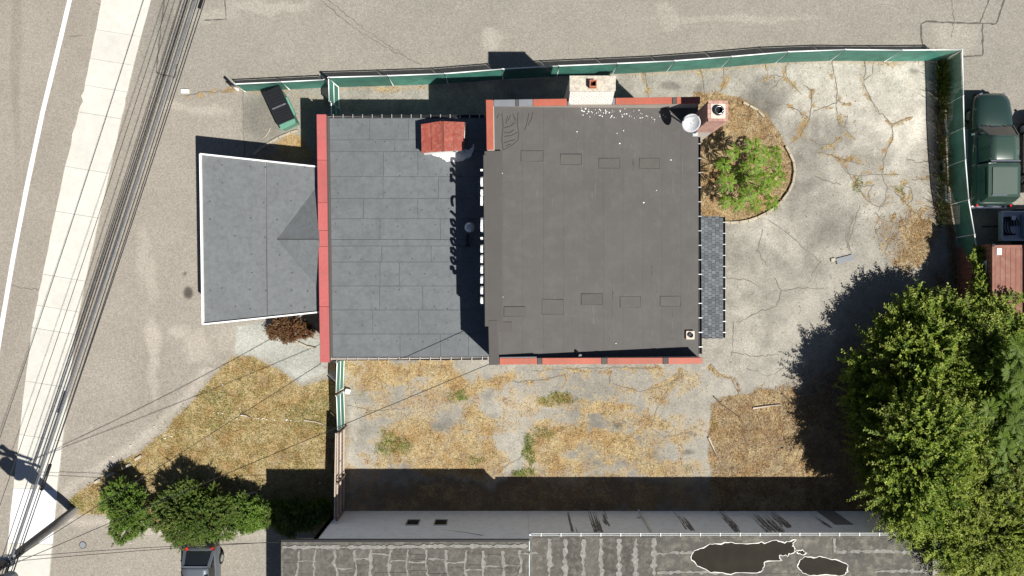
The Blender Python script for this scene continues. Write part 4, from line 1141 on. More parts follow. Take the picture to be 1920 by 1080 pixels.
# down pipe, dark door, wall stains, little windows
MB().tube([(P(1197, 0).x, yw + .06, .0), (P(1197, 0).x, yw + .06, HS2 - .1)], .045, 8).build('downpipe', M['white_trim'], sb, smooth=True)
MB().box(P(1190, 0).x - .09, P(1190, 0).x + .09, yw, yw + .07, 1.0, 1.2).build('vent_cover', M['white_trim'], sb)
for cx in (775, 827):
    cx_ = P(cx, 980, 1.7).x
    f = MB()
    for a in ((-.33, -.28, 1.4, 2.2), (.28, .33, 1.4, 2.2), (-.28, .28, 1.4, 1.45), (-.28, .28, 2.15, 2.2)):
        f.box(cx_ + a[0], cx_ + a[1], yw, yw + .035, a[2], a[3])
    wf = f.build('window_frame', M['galv'], sb)
    MB().box(cx_ - .28, cx_ + .28, yw + .001, yw + .012, 1.45, 2.15).build('pane', M['car_glass'], wf)
dx = P(1572, 975, 1.5).x
MB().box(dx - .45, dx + .45, yw, yw + .03, -.05, 2.1).build('door', M['slate'], sb)
for cx, w_, z0, z1 in ((1068, .16, .2, 3.2), (1115, .34, .3, 3.3), (1135, .2, .6, 2.4), (1285, .25, .1, 3.0), (1365, .3, .2, 3.2), (1432, .5, .6, 3.3), (1465, .32, .2, 2.6), (1540, .14, .6, 2.6)):
    cxx = P(cx, 975, 1.5).x
    mb = MB()
    for q in range(max(5, int(w_ * 60))):
        xx = cxx + random.gauss(0, w_ * .42); za = z1 - abs(random.gauss(0, .35)); zb_ = za - (z1 - z0) * random.uniform(.25, 1.0); n = 8
        vs_ = []
        for k in range(n + 1):
            z = za + (zb_ - za) * k / n; hw = .034 * random.uniform(.3, 1.4) * (1 - .75 * k / n); o = random.uniform(-.02, .02)
            yy = yw + .004 + q * .0004
            vs_ += [(xx + o - hw, yy, z), (xx + o + hw, yy, z)]
        mb.add(vs_, [(2 * i, 2 * i + 1, 2 * i + 3, 2 * i + 2) for i in range(n)])
    mb.build('wall_stain', M['stain'], sb)

# puddles on that roof, each with a pale dried rim
def puddle(pts, lab, rimw=1.0):
    t = thing('puddle', lab, 'puddle', P(sum(p[0] for p in pts) / len(pts), sum(p[1] for p in pts) / len(pts), HS2 + .02), 'puddles on the neighbouring roof')
    n = len(pts); out = []
    for i in range(n):
        (x0_, y0_), (x1_, y1_), (x2_, y2_), (x3_, y3_) = pts[i - 1], pts[i], pts[(i + 1) % n], pts[(i + 2) % n]
        for k in range(5):
            u = k / 5
            cr = lambda a, b, c, d: .5 * (2 * b + (c - a) * u + (2 * a - 5 * b + 4 * c - d) * u * u + (3 * b - a - 3 * c + d) * u ** 3)
            out.append((cr(x0_, x1_, x2_, x3_) + random.gauss(0, .7) + 1.3 * math.sin(len(out) * 1.1 + x1_), cr(y0_, y1_, y2_, y3_) + random.gauss(0, .7) + 1.2 * math.cos(len(out) * .8 + y1_)))
    MB().slab([P(x_, y_, HS2 + .031) for x_, y_ in out], .02).build('water', M['puddle'], t)
    m_ = len(out); vs_ = []
    for i, (x_, y_) in enumerate(out):
        (xa, ya), (xb_, yb_) = out[i - 1], out[(i + 1) % m_]
        l = math.hypot(xb_ - xa, yb_ - ya) or 1
        nx_2, ny_2 = (yb_ - ya) / l, -(xb_ - xa) / l
        wdt = max(.02, (.25 + 1.5 * abs(math.sin(i * .37 + len(pts))) * random.uniform(.3, 1.3)) * rimw)
        vs_ += [P(x_ - nx_2 * .5, y_ - ny_2 * .5, HS2 + .034), P(x_ + nx_2 * wdt, y_ + ny_2 * wdt, HS2 + .034)]
    MB().add(vs_, [(2 * i, 2 * i + 1, (2 * i + 3) % (2 * m_), (2 * i + 2) % (2 * m_)) for i in range(m_)]).build('dried_rim', M['trash_white'], t)
puddle([(1296, 1047), (1303, 1032), (1322, 1025), (1345, 1019), (1380, 1018), (1430, 1018), (1450, 1014), (1472, 1017), (1480, 1013), (1492, 1014), (1487, 1022), (1490, 1032), (1480, 1040), (1462, 1043), (1465, 1050), (1440, 1053), (1430, 1065), (1425, 1073), (1380, 1075), (1340, 1074), (1312, 1064)][::-1], 'large dark puddle with ragged white rim on the neighbouring roof')
puddle([(1495, 1062), (1505, 1047), (1530, 1044), (1560, 1047), (1585, 1056), (1590, 1068), (1582, 1078), (1540, 1079), (1510, 1077)][::-1], 'smaller oval dark puddle, right one on the neighbouring roof')
puddle([(1492, 1034), (1502, 1031), (1512, 1035), (1508, 1040), (1497, 1039)][::-1], 'tiny puddle between the two big puddles on the neighbouring roof')

# ------------------------------------------------------------------ fences and gates
FH = 1.65
def fence(name, lab, tops, h=FH, post_r=.03, screen='screen', base_shift=(0, 0), post_top=.05, rail='rail', two_sided=True, belly=.05):
    """chain link fence with fabric screens; tops = top rail as seen in the photo, one vertex per post"""
    w = [P(x_, y_, h) for x_, y_ in tops]
    bs = Vector((base_shift[0], base_shift[1], 0))
    t = thing(name, lab, 'fence', (w[0].x, w[0].y, 0))
    for i, p in enumerate(w):
        lean = Vector((random.uniform(-.03, .03), random.uniform(-.03, .03), 0))
        b = Vector((p.x, p.y, -.05)) + bs + lean
        MB().tube([b, p + Vector((0, 0, post_top))], post_r, 8).build('post', M[rail], t, smooth=True)
    for i in range(len(w) - 1):
        a, b = w[i], w[i + 1]
        MB().tube([a, b], .03, 8).build('top_rail', M[rail], t, smooth=True)
        d = (b - a); d.z = 0
        nrm = Vector((-d.y, d.x, 0)).normalized()
        nu, nv = 10, 6
        vs_ = []
        ph = random.random() * 6
        for v in range(nv + 1):
            for u in range(nu + 1):
                uu = .012 + .976 * u / nu; vv = v / nv
                p = a.lerp(b, uu) + bs * (1 - vv)
                p.z = .06 + (h - .1) * vv
                p += nrm * (-.035 + belly * math.sin(uu * math.pi) * math.sin(vv * math.pi) * math.sin(ph + i) + random.uniform(-.006, .006))
                vs_.append(p)
        MB().add(vs_, [(v * (nu + 1) + u, v * (nu + 1) + u + 1, (v + 1) * (nu + 1) + u + 1, (v + 1) * (nu + 1) + u) for v in range(nv) for u in range(nu)]).build('screen_panel', M[screen], t)
    return t
fence('chain_link_fence', 'long green screened fence along the side street behind the chimneys', [(617, 145), (727, 142), (834, 138), (942, 129.5), (1048, 123.5), (1158, 119), (1265, 114), (1372, 106), (1478, 97), (1585, 93), (1692, 94), (1803, 93)])
fence('chain_link_fence', 'short green screened fence stub behind the dumpster', [(441, 157.5), (528, 153.5), (608, 149.5)], 1.25)
fence('chain_link_fence', 'green screened fence beside the parked green pickup', [(1804, 95), (1806, 180), (1807, 240), (1810, 300), (1816, 375), (1827, 440), (1838, 510), (1850, 590)], FH, base_shift=(.2, 0))

def gate(name, lab, tops, h, screen='screen', mid=True, rail='rail', bs=(0, 0)):
    """framed gate leaf: stiles, rails and one infill panel each side of the middle rail"""
    a, b = P(*tops[0], h), P(*tops[1], h)
    t = thing(name, lab, 'gate', (a.x, a.y, 0))
    z0 = .12
    d = Vector((bs[0], bs[1], 0))
    A0 = Vector((a.x, a.y, z0)) + d; B0 = Vector((b.x, b.y, z0)) + d
    for p, q in ((a, A0), (b, B0)):
        MB().tube([q, p], .028, 8).build('stile', M[rail], t, smooth=True)
    am, bm2 = a.lerp(A0, .5), b.lerp(B0, .5)
    for p, q in ((a, b), (am, bm2), (A0, B0)):
        MB().tube([p, q], .026, 8).build('rail', M[rail], t, smooth=True)
    for (p, q, r_, s_) in ((a, b, bm2, am), (am, bm2, B0, A0)):
        MB().add([p.lerp(r_, .03), q.lerp(s_, .03), r_.lerp(p, .03), s_.lerp(q, .03)], [(0, 1, 2, 3)]).build('screen_panel', M[screen], t)
    MB().tube([(a.x, a.y, -.05), (a.x, a.y, h + .1)], .045, 8).build('gate_post', M['galv'], t, smooth=True)
    return t
gate('gate', 'green screened gate leaf by the fence corner north of lower roof', ((616, 147), (617, 189)), 1.6, bs=(.12, 0))
gate('gate', 'short green gate leaf touching the north wall of lower roof', ((621, 192), (622, 226)), 1.5, bs=(.1, 0))
gate('gate', 'green screened gate leaf touching the south wall of lower roof', ((632, 679), (630, 736)), 1.55, bs=(0, 0))
gate('gate', 'green screened gate leaf next to the wooden gate', ((631, 742), (633, 808)), 1.55, bs=(0, 0))
# wooden gate of upright boards
wa, wb_ = P(631, 812, 1.7), P(628, 975, 1.9)
wg = thing('wooden_gate', 'brown wooden board gate reaching the neighbouring wall', 'gate', (wa.x, wa.y, 0))
nb = 22
for k in range(nb):
    p = wa.lerp(wb_, (k + .5) / nb); q = wa.lerp(wb_, (k + .06) / nb); r_ = wa.lerp(wb_, (k + .94) / nb)
    h = p.z + random.uniform(-.03, .03)
    MB().prism([(q.x - .012, q.y), (q.x + .012, q.y), (r_.x + .012, r_.y), (r_.x - .012, r_.y)], .05, h).build('board', M['wood_grey'], wg)
for z in (.35, 1.05, 1.66):
    MB().bar((wa.x + .05, wa.y, z), (wb_.x + .05, wb_.y, z), .06, .09).build('cross_rail', M['wood_pale'], wg)
MB().bar((wa.x - .03, wa.y, 1.72), (wb_.x - .03, wb_.y, 1.9), .05, .05).build('cap_rail', M['wood_pale'], wg)
for k in (0.0, .58, 1.0):
    p = wa.lerp(wb_, k)
    MB().tube([(p.x + .1, p.y, -.05), (p.x + .1, p.y, p.z + .05)], .05, 8).build('gate_post', M['wood_grey'], wg, smooth=True)
br = thing('branch', 'dark broken branch leaning across the wooden gate', 'branch', P(640, 888, 1.2))
MB().tube([P(646, 882, 1.75), P(640, 888, 1.9), P(632, 898, 1.85), P(626, 905, 1.6)], [.02, .03, .03, .015], 6).build('limb', M['bark'], br)
# post bollard at the fence end and small pale block
b0 = thing('leaning_post', 'white capped post leaning out at the end of fence stub', 'post', P(446, 168))
MB().tube([P(446, 168), P(434, 160, .75)], .07, 10).build('post', M['white_trim'], b0, smooth=True)
MB().tube([P(434, 160, .75), P(425, 152, 1.15)], .075, 10).build('cap', M['black_plastic'], b0, smooth=True)
b0 = thing('concrete_block', 'small pale block lying in weeds under the cables', 'block', P(350, 172))
MB().box(P(341, 0).x, P(356, 0).x, P(0, 176).y, P(0, 168).y, -.02, .14).build('block', M['stop'], b0, bevel=.02)

# ------------------------------------------------------------------ dumpster
def frame_fn(c, axis, z=0):
    ax_ = Vector((axis[0], axis[1], 0)).normalized(); sd = Vector((ax_.y, -ax_.x, 0))
    return lambda l, s, zz: Vector((c.x, c.y, z)) + ax_ * l + sd * s + Vector((0, 0, zz))
q0, q1 = P(508, 168, 1.2), P(538, 232, 1.2)
D = frame_fn((q0 + q1) / 2, (q1 - q0))
du = thing('dumpster', 'green dumpster with black ribbed lids standing askew by the fence stub', 'dumpster', ((q0 + q1) / 2).xy.to_3d())
hl, hw = .98, .45
vs_ = [D(l, s, z) for z, k in ((.12, .92), (1.02, 1.0)) for l, s in ((-hl * k, -hw * .86), (hl * k, -hw * .86), (hl * k, hw), (-hl * k, hw))]
MB().add(vs_, [(0, 1, 2, 3), (4, 7, 6, 5), (0, 4, 5, 1), (1, 5, 6, 2), (2, 6, 7, 3), (3, 7, 4, 0)]).build('bin_body', M['dumpster'], du)
for s in (-hw * .86, hw):
    MB().bar(D(-hl, s, 1.0), D(hl, s, 1.0), .07, .08).build('bin_rim', M['dumpster'], du)
MB().bar(D(hl - .02, -hw * .86, 1.0), D(hl - .02, hw, 1.0), .2, .06).build('end_ledge', M['dumpster'], du)
for s in (-hw - .0, hw + .06):
    MB().bar(D(-.5, s, .55), D(.5, s, .55), .1, .16).build('fork_pocket', M['dumpster'], du)
for l0, l1 in ((-hl - .03, -.02), (.02, hl - .14)):
    lid = MB().add([D(l, s, z) for z in (0, .035) for l, s, in ()], []) if False else MB()
    lid.slab([D(l0, -hw - .02, 1.12), D(l1, -hw - .02, 1.12), D(l1, hw - .04, 1.20), D(l0, hw - .04, 1.20)], .035)
    lo = lid.build('lid', M['black_plastic'], du)
    n = 6
    for k in range(n):
        l = l0 + (l1 - l0) * (k + .5) / n
        MB().bar(D(l, -hw + .06, 1.135), D(l, hw - .12, 1.205), .075, .035).build('lid_rib', M['black_plastic'], lo)
MB().bar(D(-.01, -hw + .08, 1.16), D(-.01, hw - .1, 1.23), .07, .03).build('lid_strap', M['cable_grey'], du)
MB().bar(D(-hl, hw - .02, 1.17), D(hl, hw - .02, 1.17), .06, .06).build('hinge_rod', M['dark_metal'], du)

# ------------------------------------------------------------------ vehicles
def loft(rings):
    mb = MB(); n = len(rings[0]); vs_ = [q for r_ in rings for q in r_]
    fs = [(i * n + k, i * n + (k + 1) % n, (i + 1) * n + (k + 1) % n, (i + 1) * n + k) for i in range(len(rings) - 1) for k in range(n)]
    fs += [tuple(range(n - 1, -1, -1)), tuple((len(rings) - 1) * n + k for k in range(n))]
    return mb.add(vs_, fs)
def wheel(D_, l, s, r_, parent, sgn):
    def ring(rad, off): return [D_(l + rad * math.cos(k * math.pi / 8), s + off, r_ + rad * math.sin(k * math.pi / 8)) for k in range(16)]
    w = loft([ring(r_ * .9, -.11), ring(r_, -.08), ring(r_, .08), ring(r_ * .9, .11)]).build('wheel', M['tyre'], parent, smooth=False)
    loft([ring(r_ * .6, .105 * sgn), ring(r_ * .55, .125 * sgn)]).build('rim', M['chrome'], w)
def body_ring(D_, l, hw_, z0, z1, tuck=.06, crown=.03):
    pts = [(-hw_ * .93, z0), (-hw_, z0 + .12), (-hw_, (z0 + z1) / 2), (-hw_ + .02, z1 - .10), (-hw_ + tuck + .04, z1 - .01), (-hw_ * .45, z1 + crown), (hw_ * .45, z1 + crown), (hw_ - tuck - .04, z1 - .01), (hw_ - .02, z1 - .10), (hw_, (z0 + z1) / 2), (hw_, z0 + .12), (hw_ * .93, z0)]
    return [D_(l, s, z) for s, z in pts]

# green pickup with a cap over its bed, nose to the north
pk = thing('pickup_truck', 'dark green pickup truck with matching bed cap parked by the fence', 'pickup truck', (24.7, 7.1, 0))
D = frame_fn(Vector((24.72, 7.13, 0)), (0, 1))        # l forward (north), s to the east
hw = .98
loft([body_ring(D, l, w_, .38, z1) for l, w_, z1 in ((-2.88, .93, .98), (-2.8, .97, 1.08), (-.6, .98, 1.10), (1.0, .98, 1.08))]).build('body', M['paint_green'], pk, smooth=True)
loft([body_ring(D, l, w_, .38, z1, .10, .05) for l, w_, z1 in ((1.0, .97, 1.08), (1.15, .96, 1.13), (1.9, .93, 1.11), (2.45, .88, 1.05), (2.72, .80, .98), (2.86, .70, .86))]).build('hood', M['paint_green'], pk, smooth=True)
loft([[D(l, s, z) for s, z in ((-w_, 1.08), (-w_ * .84, zt_), (-w_ * .4, zt_ + .03), (w_ * .4, zt_ + .03), (w_ * .84, zt_), (w_, 1.08))] for l, w_, zt_ in ((1.18, .90, 1.12), (.62, .88, 1.62), (.5, .87, 1.74), (-.62, .87, 1.76), (-.72, .88, 1.72), (-.78, .9, 1.12))]).build('cab', M['car_glass'], pk, smooth=False)
rf = loft([[D(l, s, z) for s, z in ((-w_, 1.70), (-w_, 1.755), (-w_ * .5, zt_), (w_ * .5, zt_), (w_, 1.755), (w_, 1.70))] for l, w_, zt_ in ((.56, .70, 1.765), (.40, .73, 1.81), (-.1, .74, 1.83), (-.66, .73, 1.80), (-.72, .72, 1.76))]).build('cab_roof', M['cap_green'], pk, smooth=True)
MB().bar(D(-.76, -.72, 1.80), D(-.76, .74, 1.80), .06, .05).build('roof_trim', M['chrome'], rf)
for s in (-.80, .80):
    MB().bar(D(1.15, s * 1.1, 1.12), D(.55, s * .92, 1.70), .06, .06).build('windscreen_pillar', M['paint_green'], pk)
    MB().bar(D(-.05, s * 1.12, 1.1), D(-.05, s * .94, 1.7), .09, .05).build('door_pillar', M['paint_green'], pk)
    MB().bar(D(.75, s * 1.22, 1.02), D(.72, s * 1.47, 1.12), .1, .12).build('mirror', M['chrome'], pk)
    MB().bar(D(1.15, s * 1.30, .42), D(-1.7, s * 1.30, .42), .16, .06).build('running_board', M['galv'], pk)
    MB().bar(D(2.78, s * .80, .80), D(2.84, s * .62, .82), .18, .16).build('headlight', M['chrome'], pk)
    MB().bar(D(-2.89, s * 1.08, .75), D(-2.89, s * 1.08, 1.0), .08, .12).build('tail_light', M['lamp_red'], pk)
    MB().bar(D(.1, s * 1.235, .9), D(-.12, s * 1.235, .9), .02, .04).build('door_handle', M['chrome'], pk)
MB().bar(D(1.12, -.78, 1.155), D(1.12, .78, 1.155), .14, .03).build('wiper_cowl', M['black_plastic'], pk)
for l0 in (1.25,):
    for s in (-.42, .28):
        MB().bar(D(l0 - .06, s, 1.18), D(l0 - .34, s + .4, 1.32), .02, .02).build('wiper', M['black_plastic'], pk)
capb = loft([[D(l, s, z) for s, z in ((-w_, 1.10), (-w_ * .86, zt_), (-w_ * .4, zt_ + .05), (w_ * .4, zt_ + .05), (w_ * .86, zt_), (w_, 1.10))] for l, w_, zt_ in ((-.84, .93, 1.70), (-1.0, .93, 1.74), (-2.55, .93, 1.72), (-2.75, .93, 1.2))]).build('bed_cap', M['cap_green'], pk, smooth=False)
MB().slab([D(-1.08, -.62, 1.80), D(-1.08, .62, 1.80), D(-2.42, .62, 1.78), D(-2.42, -.62, 1.78)], .03).build('cap_roof_panel', mat('cap_roof_grey_green', (0.075, 0.10, 0.085), .35, .04, 1, 20, .03, bump=0, coat=.6), capb)
MB().bar(D(-2.46, -.64, 1.76), D(-2.46, .1, 1.76), .05, .06).build('cap_rear_trim', M['chrome'], capb)
for s in (-1, 1):
    MB().add([D(-1.05, s * .925, 1.2), D(-2.4, s * .925, 1.2), D(-2.4, s * .865, 1.6), D(-1.05, s * .865, 1.6)], [(0, 1, 2, 3)]).build('side_window', M['car_glass'], capb)
MB().bar(D(-2.93, -.9, .55), D(-2.93, .9, .55), .14, .16).build('bumper', M['chrome'], pk)
MB().bar(D(2.88, -.72, .52), D(2.88, .72, .52), .12, .18).build('bumper', M['dark_metal'], pk)
MB().bar(D(2.86, -.45, .78), D(2.86, .45, .78), .05, .18).build('grille', M['black_plastic'], pk)
MB().bar(D(-2.90, -.2, .72), D(-2.90, .2, .72), .03, .14).build('number_plate', M['paint_white'], pk)
for l in (1.85, -1.75):
    for s in (-.80, .80): wheel(D, l, s, .38, pk, 1 if s > 0 else -1)

# silver hatchback at the lower edge, tail to the north
def hatch(name, lab, c, axis, paint, group=None):
    t = thing(name, lab, 'car', (c[0], c[1], 0), group)
    D = frame_fn(Vector((c[0], c[1], 0)), axis)
    loft([body_ring(D, l, w_, .28, z1, .12, .03) for l, w_, z1 in ((-2.1, .74, .80), (-2.0, .82, .95), (-1.2, .87, .98), (.6, .88, .95), (1.0, .87, .94), (1.6, .83, .86), (1.98, .74, .72), (2.1, .62, .6))]).build('body', M[paint], t, smooth=True)
    loft([[D(l, s, z) for s, z in ((-w_, .94), (-w_ * .82, zt_), (-w_ * .4, zt_ + .03), (w_ * .4, zt_ + .03), (w_ * .82, zt_), (w_, .94))] for l, w_, zt_ in ((1.05, .78, .97), (.25, .79, 1.40), (-.9, .79, 1.43), (-1.35, .76, 1.32), (-1.92, .72, .97))]).build('cabin_glass', M['car_glass'], t)
    rf = loft([[D(l, s, z) for s, z in ((-w_, 1.36), (-w_, 1.42), (-w_ * .5, zt_), (w_ * .5, zt_), (w_, 1.42), (w_, 1.36))] for l, w_, zt_ in ((.28, .63, 1.43), (.1, .66, 1.47), (-.5, .67, 1.49), (-1.1, .66, 1.46), (-1.25, .64, 1.42))]).build('roof', M[paint], t, smooth=True)
    MB().bar(D(-1.27, -.62, 1.40), D(-1.27, .62, 1.40), .1, .04).build('roof_spoiler', M[paint], rf)
    for s in (-.72, .72):
        MB().bar(D(1.0, s * 1.05, .97), D(.22, s * .9, 1.41), .06, .05).build('pillar', M[paint], t)
        MB().bar(D(-1.25, s * .9, 1.38), D(-1.95, s * 1.02, .97), .14, .06).build('pillar', M[paint], t)
        MB().bar(D(-.35, s * 1.09, .96), D(-.35, s * .92, 1.42), .07, .04).build('pillar', M['black_plastic'], t)
        MB().bar(D(-1.95, s * .98, .86), D(-2.06, s * .86, .84), .14, .2).build('tail_light', M['lamp_red'], t)
        MB().bar(D(1.95, s * .9, .7), D(2.02, s * .75, .7), .14, .14).build('headlight', M['chrome'], t)
        MB().bar(D(.7, s * 1.22, .98), D(.66, s * 1.42, 1.02), .1, .1).build('mirror', M[paint], t)
    MB().bar(D(-2.12, -.66, .5), D(-2.12, .66, .5), .1, .22).build('bumper', M[paint], t)
    MB().bar(D(-2.14, -.18, .74), D(-2.14, .18, .74), .03, .1).build('number_plate', M['paint_white'], t)
    for l in (1.3, -1.3):
        for s in (-.78, .78): wheel(D, l, s, .31, t, 1 if s > 0 else -1)
hatch('hatchback', 'silver grey hatchback nosed out of the lower edge beneath the shrubs', (-16.05, -15.42), (0, -1), 'paint_silver')
hatch('hatchback', 'pale car just showing beside the green pickup', (27.55, 7.0), (0, 1), 'paint_white')

# low white trailer loaded with hoses behind the pickup
tr = thing('utility_trailer', 'small white trailer with black hoses behind the green pickup', 'trailer', (26.4, 3.15, 0))
MB().box(25.25, 27.6, 2.45, 3.95, .55, .62).build('bed', M['paint_white'], tr)
for a in ((25.25, 27.6, 3.9, 3.97), (25.25, 27.6, 2.43, 2.5), (25.22, 25.29, 2.5, 3.9)):
    MB().box(*a, .62, .85).build('side_board', M['paint_white'], tr)
for k in range(4):
    pts = [(25.55 + .1 * k + .25 * math.cos(a), 3.2 + .45 * math.sin(a), .68 + .05 * k) for a in [i * math.pi / 8 for i in range(14)]]
    MB().tube(pts, .04, 6).build('hose', M['black_plastic'], tr, smooth=True)
MB().box(26.3, 27.5, 2.6, 3.8, .63, 1.05).build('tarp', mat('tarp_blue_grey', (0.24, 0.30, 0.40), .6, .08, 2, 8, .1), tr, bevel=.08)
MB().box(25.7, 25.9, 3.5, 3.7, .63, .9).build('box', M['galv'], tr)
D = frame_fn(Vector((26.4, 3.2, 0)), (1, 0))
for s in (-.8, .8): wheel(D, 0.1, s, .3, tr, 1 if s > 0 else -1)
MB().bar((25.25, 3.2, .5), (24.5, 3.2, .42), .08, .08).build('drawbar', M['dark_metal'], tr)

# shipping containers; the grey pair is added out of view to cast shade
def container(name, lab, x0_, x1_, y0_, y1_, z0_, h, m):
    t = thing(name, lab, 'container', ((x0_ + x1_) / 2, (y0_ + y1_) / 2, z0_), 'shipping containers behind the trees')
    zt_ = z0_ + h
    MB().box(x0_ + .05, x1_ - .05, y0_ + .05, y1_ - .05, z0_ + .1, zt_ - .03).build('shell', M[m], t)
    for k in range(int((y1_ - y0_) / .28)):
        yy = y0_ + .16 + k * .28
        MB().box(x0_ + .012, x0_ + .06, yy, yy + .14, z0_ + .15, zt_ - .12).build('corrugation_rib', M[m], t)
    for k in range(int((x1_ - x0_) / .28)):
        xx = x0_ + .16 + k * .28
        MB().box(xx, xx + .14, y1_ - .06, y1_ - .012, z0_ + .15, zt_ - .12).build('corrugation_rib', M[m], t)
    for xx in (x0_, x1_ - .1):
        MB().box(xx, xx + .1, y0_, y1_, zt_ - .1, zt_).build('top_rail', M[m], t)
        MB().box(xx, xx + .1, y0_, y1_, z0_, z0_ + .14).build('bottom_rail', M[m], t)
        for yy in (y0_, y1_ - .12):
            MB().box(xx - .004, xx + .114, yy - .004, yy + .124, zt_ - .11, zt_ + .012).build('corner_casting', M['dark_metal'], t)
            MB().box(xx + .002, xx + .112, yy + .002, yy + .122, z0_ + .14, zt_ - .112).build('corner_post', M[m], t)
    for k in range(9):
        xx = x0_ + .2 + k * (x1_ - x0_ - .4) / 8
        MB().box(xx - .05, xx + .05, y0_ + .2, y1_ - .2, zt_ - .031, zt_ - .018).build('roof_rib', M[m], t)
    return t
ct = container('shipping_container', 'rusty red shipping container half hidden under foliage behind the pickup', 23.5, 25.94, -3.9, 2.15, 0, 2.6, 'container_red')
MB().box(23.72, 23.95, 1.62, 1.95, 2.585, 2.61).build('roof_label', M['sign_white'], ct)
MB().box(23.488, 23.506, .75, 1.35, 1.6, 2.2).build('side_label', M['sign_white'], ct)
container('shipping_container', 'unseen grey container added beneath the upper one that casts shade', 26.35, 28.8, -3.9, 2.15, 0, 2.6, 'container_blue')  # invented base that carries the shade-casting container above
container('shipping_container', 'unseen upper grey container added to cast shade over the red one', 26.35, 28.8, -3.9, 2.15, 2.62, 2.6, 'container_blue')  # unseen, added only for the shadow it throws westwards

# ------------------------------------------------------------------ utility pole and overhead lines
PB = Vector((-23.1, -11.75, 0)); LEAN = Vector((.08, -.098, 1))
def pole_at(h): return PB + LEAN * h
up = thing('utility_pole', 'leaning wooden utility pole at the sidewalk corner carrying all the cables', 'utility pole', PB)
MB().tube([pole_at(-.1), pole_at(2), pole_at(5), pole_at(8.6)], [.23, .21, .18, .13], 12).build('pole', M['pole_wood'], up, smooth=True)
wd = (P(378, 0, 5.8) - P(30, 1055, 5.8)); wd.z = 0; wd.normalize()      # along the line
sdv = Vector((wd.y, -wd.x, 0))
for h in (6.6, 7.6):
    ca = MB().bar(pole_at(h) - sdv * 1.15 + wd * .14, pole_at(h) + sdv * 1.15 + wd * .14, .11, .12).build('crossarm', M['pole_wood'], up)
    for k in (-1.0, -.6, .6, 1.0):
        p = pole_at(h) + sdv * k + wd * .14
        MB().lathe((p.x, p.y, p.z + .06), [(.03, 0), (.05, .04), (.03, .08), (.05, .12), (.02, .16)], 8).build('insulator', M['transformer'], ca)
for k, h in ((-.62, 5.7), (.62, 5.75), (.02, 6.15)):
    c = pole_at(h) + sdv * k + wd * (-.35 if abs(k) > .1 else -.5)
    tm = MB().lathe((c.x, c.y, c.z), [(.05, 0), (.32, .02), (.35, .1), (.35, .8), (.27, .86), (.04, .9)], 16).build('transformer', M['transformer'], up, smooth=False)
    MB().tube([(c.x, c.y, c.z + .86), (c.x, c.y, c.z + 1.05)], .035, 6).build('bushing', M['dark_metal'], tm)
c = pole_at(5.2)
MB().box(c.x - .3, c.x + .26, c.y - .22, c.y + .24, 5.15, 5.5).build('terminal_box', M['paint_white'], up, bevel=.03)
MB().tube([pole_at(.1) + Vector((.17, .05, 0)), pole_at(4.9) + Vector((.15, .05, 0))], .035, 6).build('conduit', M['cable_grey'], up)
MB().tube([pole_at(6.9), pole_at(7.3) + Vector((-1.6, .4, 0)), pole_at(7.25) + Vector((-2.1, .52, 0))], .035, 6).build('lamp_arm', M['galv'], up)
MB().tube([pole_at(7.2) + Vector((-2.0, .5, 0)), pole_at(7.15) + Vector((-2.55, .62, 0))], [.12, .16], 8).build('lamp_head', M['galv'], up)

def wire(lab, a, b, r_, sag, m='cable', group='overhead lines', ext=None, parts=()):
    a = Vector(a); b = Vector(b)
    pts = []
    for k in range(25):
        t = k / 24; p = a.lerp(b, t); p.z -= sag * 4 * t * (1 - t); pts.append(p)
    o = MB().tube(pts, r_, 5).build('overhead_line', M[m], smooth=True)
    tag(o, lab, 'cable', group)
    return o, pts
GL = 'overhead lines along the sidewalk'
def beyond(p, q, f): return P(*p) + (P(*q) - P(*p)) * f
specs = [((28, 1062, 5.15), (384, -8, 5.2), .022, 'cable', 'rightmost thin black line of the overhead bundle'), ((30, 1058, 5.3), (378, -8, 5.4), .022, 'cable', 'second thin black line from the right in the overhead bundle'), ((24, 1062, 5.5), (371, -8, 5.6), .02, 'cable', 'thin black line just right of the thick grey overhead cable'),
         ((18, 1058, 5.6), (366, -8, 5.7), .036, 'cable_grey', 'thick grey twisted cable in the middle of the overhead bundle'), ((14, 1060, 5.8), (361, -8, 5.9), .03, 'cable_mid', 'weathered dark cable left of the thick grey overhead cable'),
         ((8, 1062, 6.0), (352, -8, 6.1), .018, 'cable', 'thin black line left of the weathered cable in the bundle'), ((2, 1050, 6.4), (340, -8, 6.5), .016, 'cable', 'thin black line at the left edge of the overhead bundle'),
         ((-40, 1060, 7.0), (316, -8, 7.2), .013, 'cable', 'single thin line second from the left above the sidewalk'), ((-80, 1050, 7.7), (268, -8, 7.9), .013, 'cable', 'leftmost thin overhead line crossing the white edge line')]
for a, b, r_, m_, lab in specs:
    A = P(*a); B = P(*b)
    d = B - A
    o, pts = wire(lab, A - d * .02, B + d * .18, r_, .22, m_, GL)
    if a[0] == 30:
        for t in (3, 20):
            MB().tube([pts[t], pts[t].lerp(pts[t + 1], .9)], .075, 8).build('splice_case', M['black_plastic'], o, smooth=True)
    if a[0] == 24:
        MB().tube([pts[20].lerp(pts[21], .4), pts[21]], .06, 8).build('splice_case', M['black_plastic'], o, smooth=True)
GS = 'service drops from the pole'
wire('service line from the pole to the lower roof corner above the lawn', pole_at(6.3), P(602, 681, 3.8), .016, .35, 'cable', GS)
wire('service line from the pole to the upper building corner', pole_at(6.4), P(921, 681, 6.1), .016, .35, 'cable', GS)
wire('service line from the pole to the neighbouring building end', pole_at(5.4), P(604, 1012, 4.0), .013, .25, 'cable', GS)
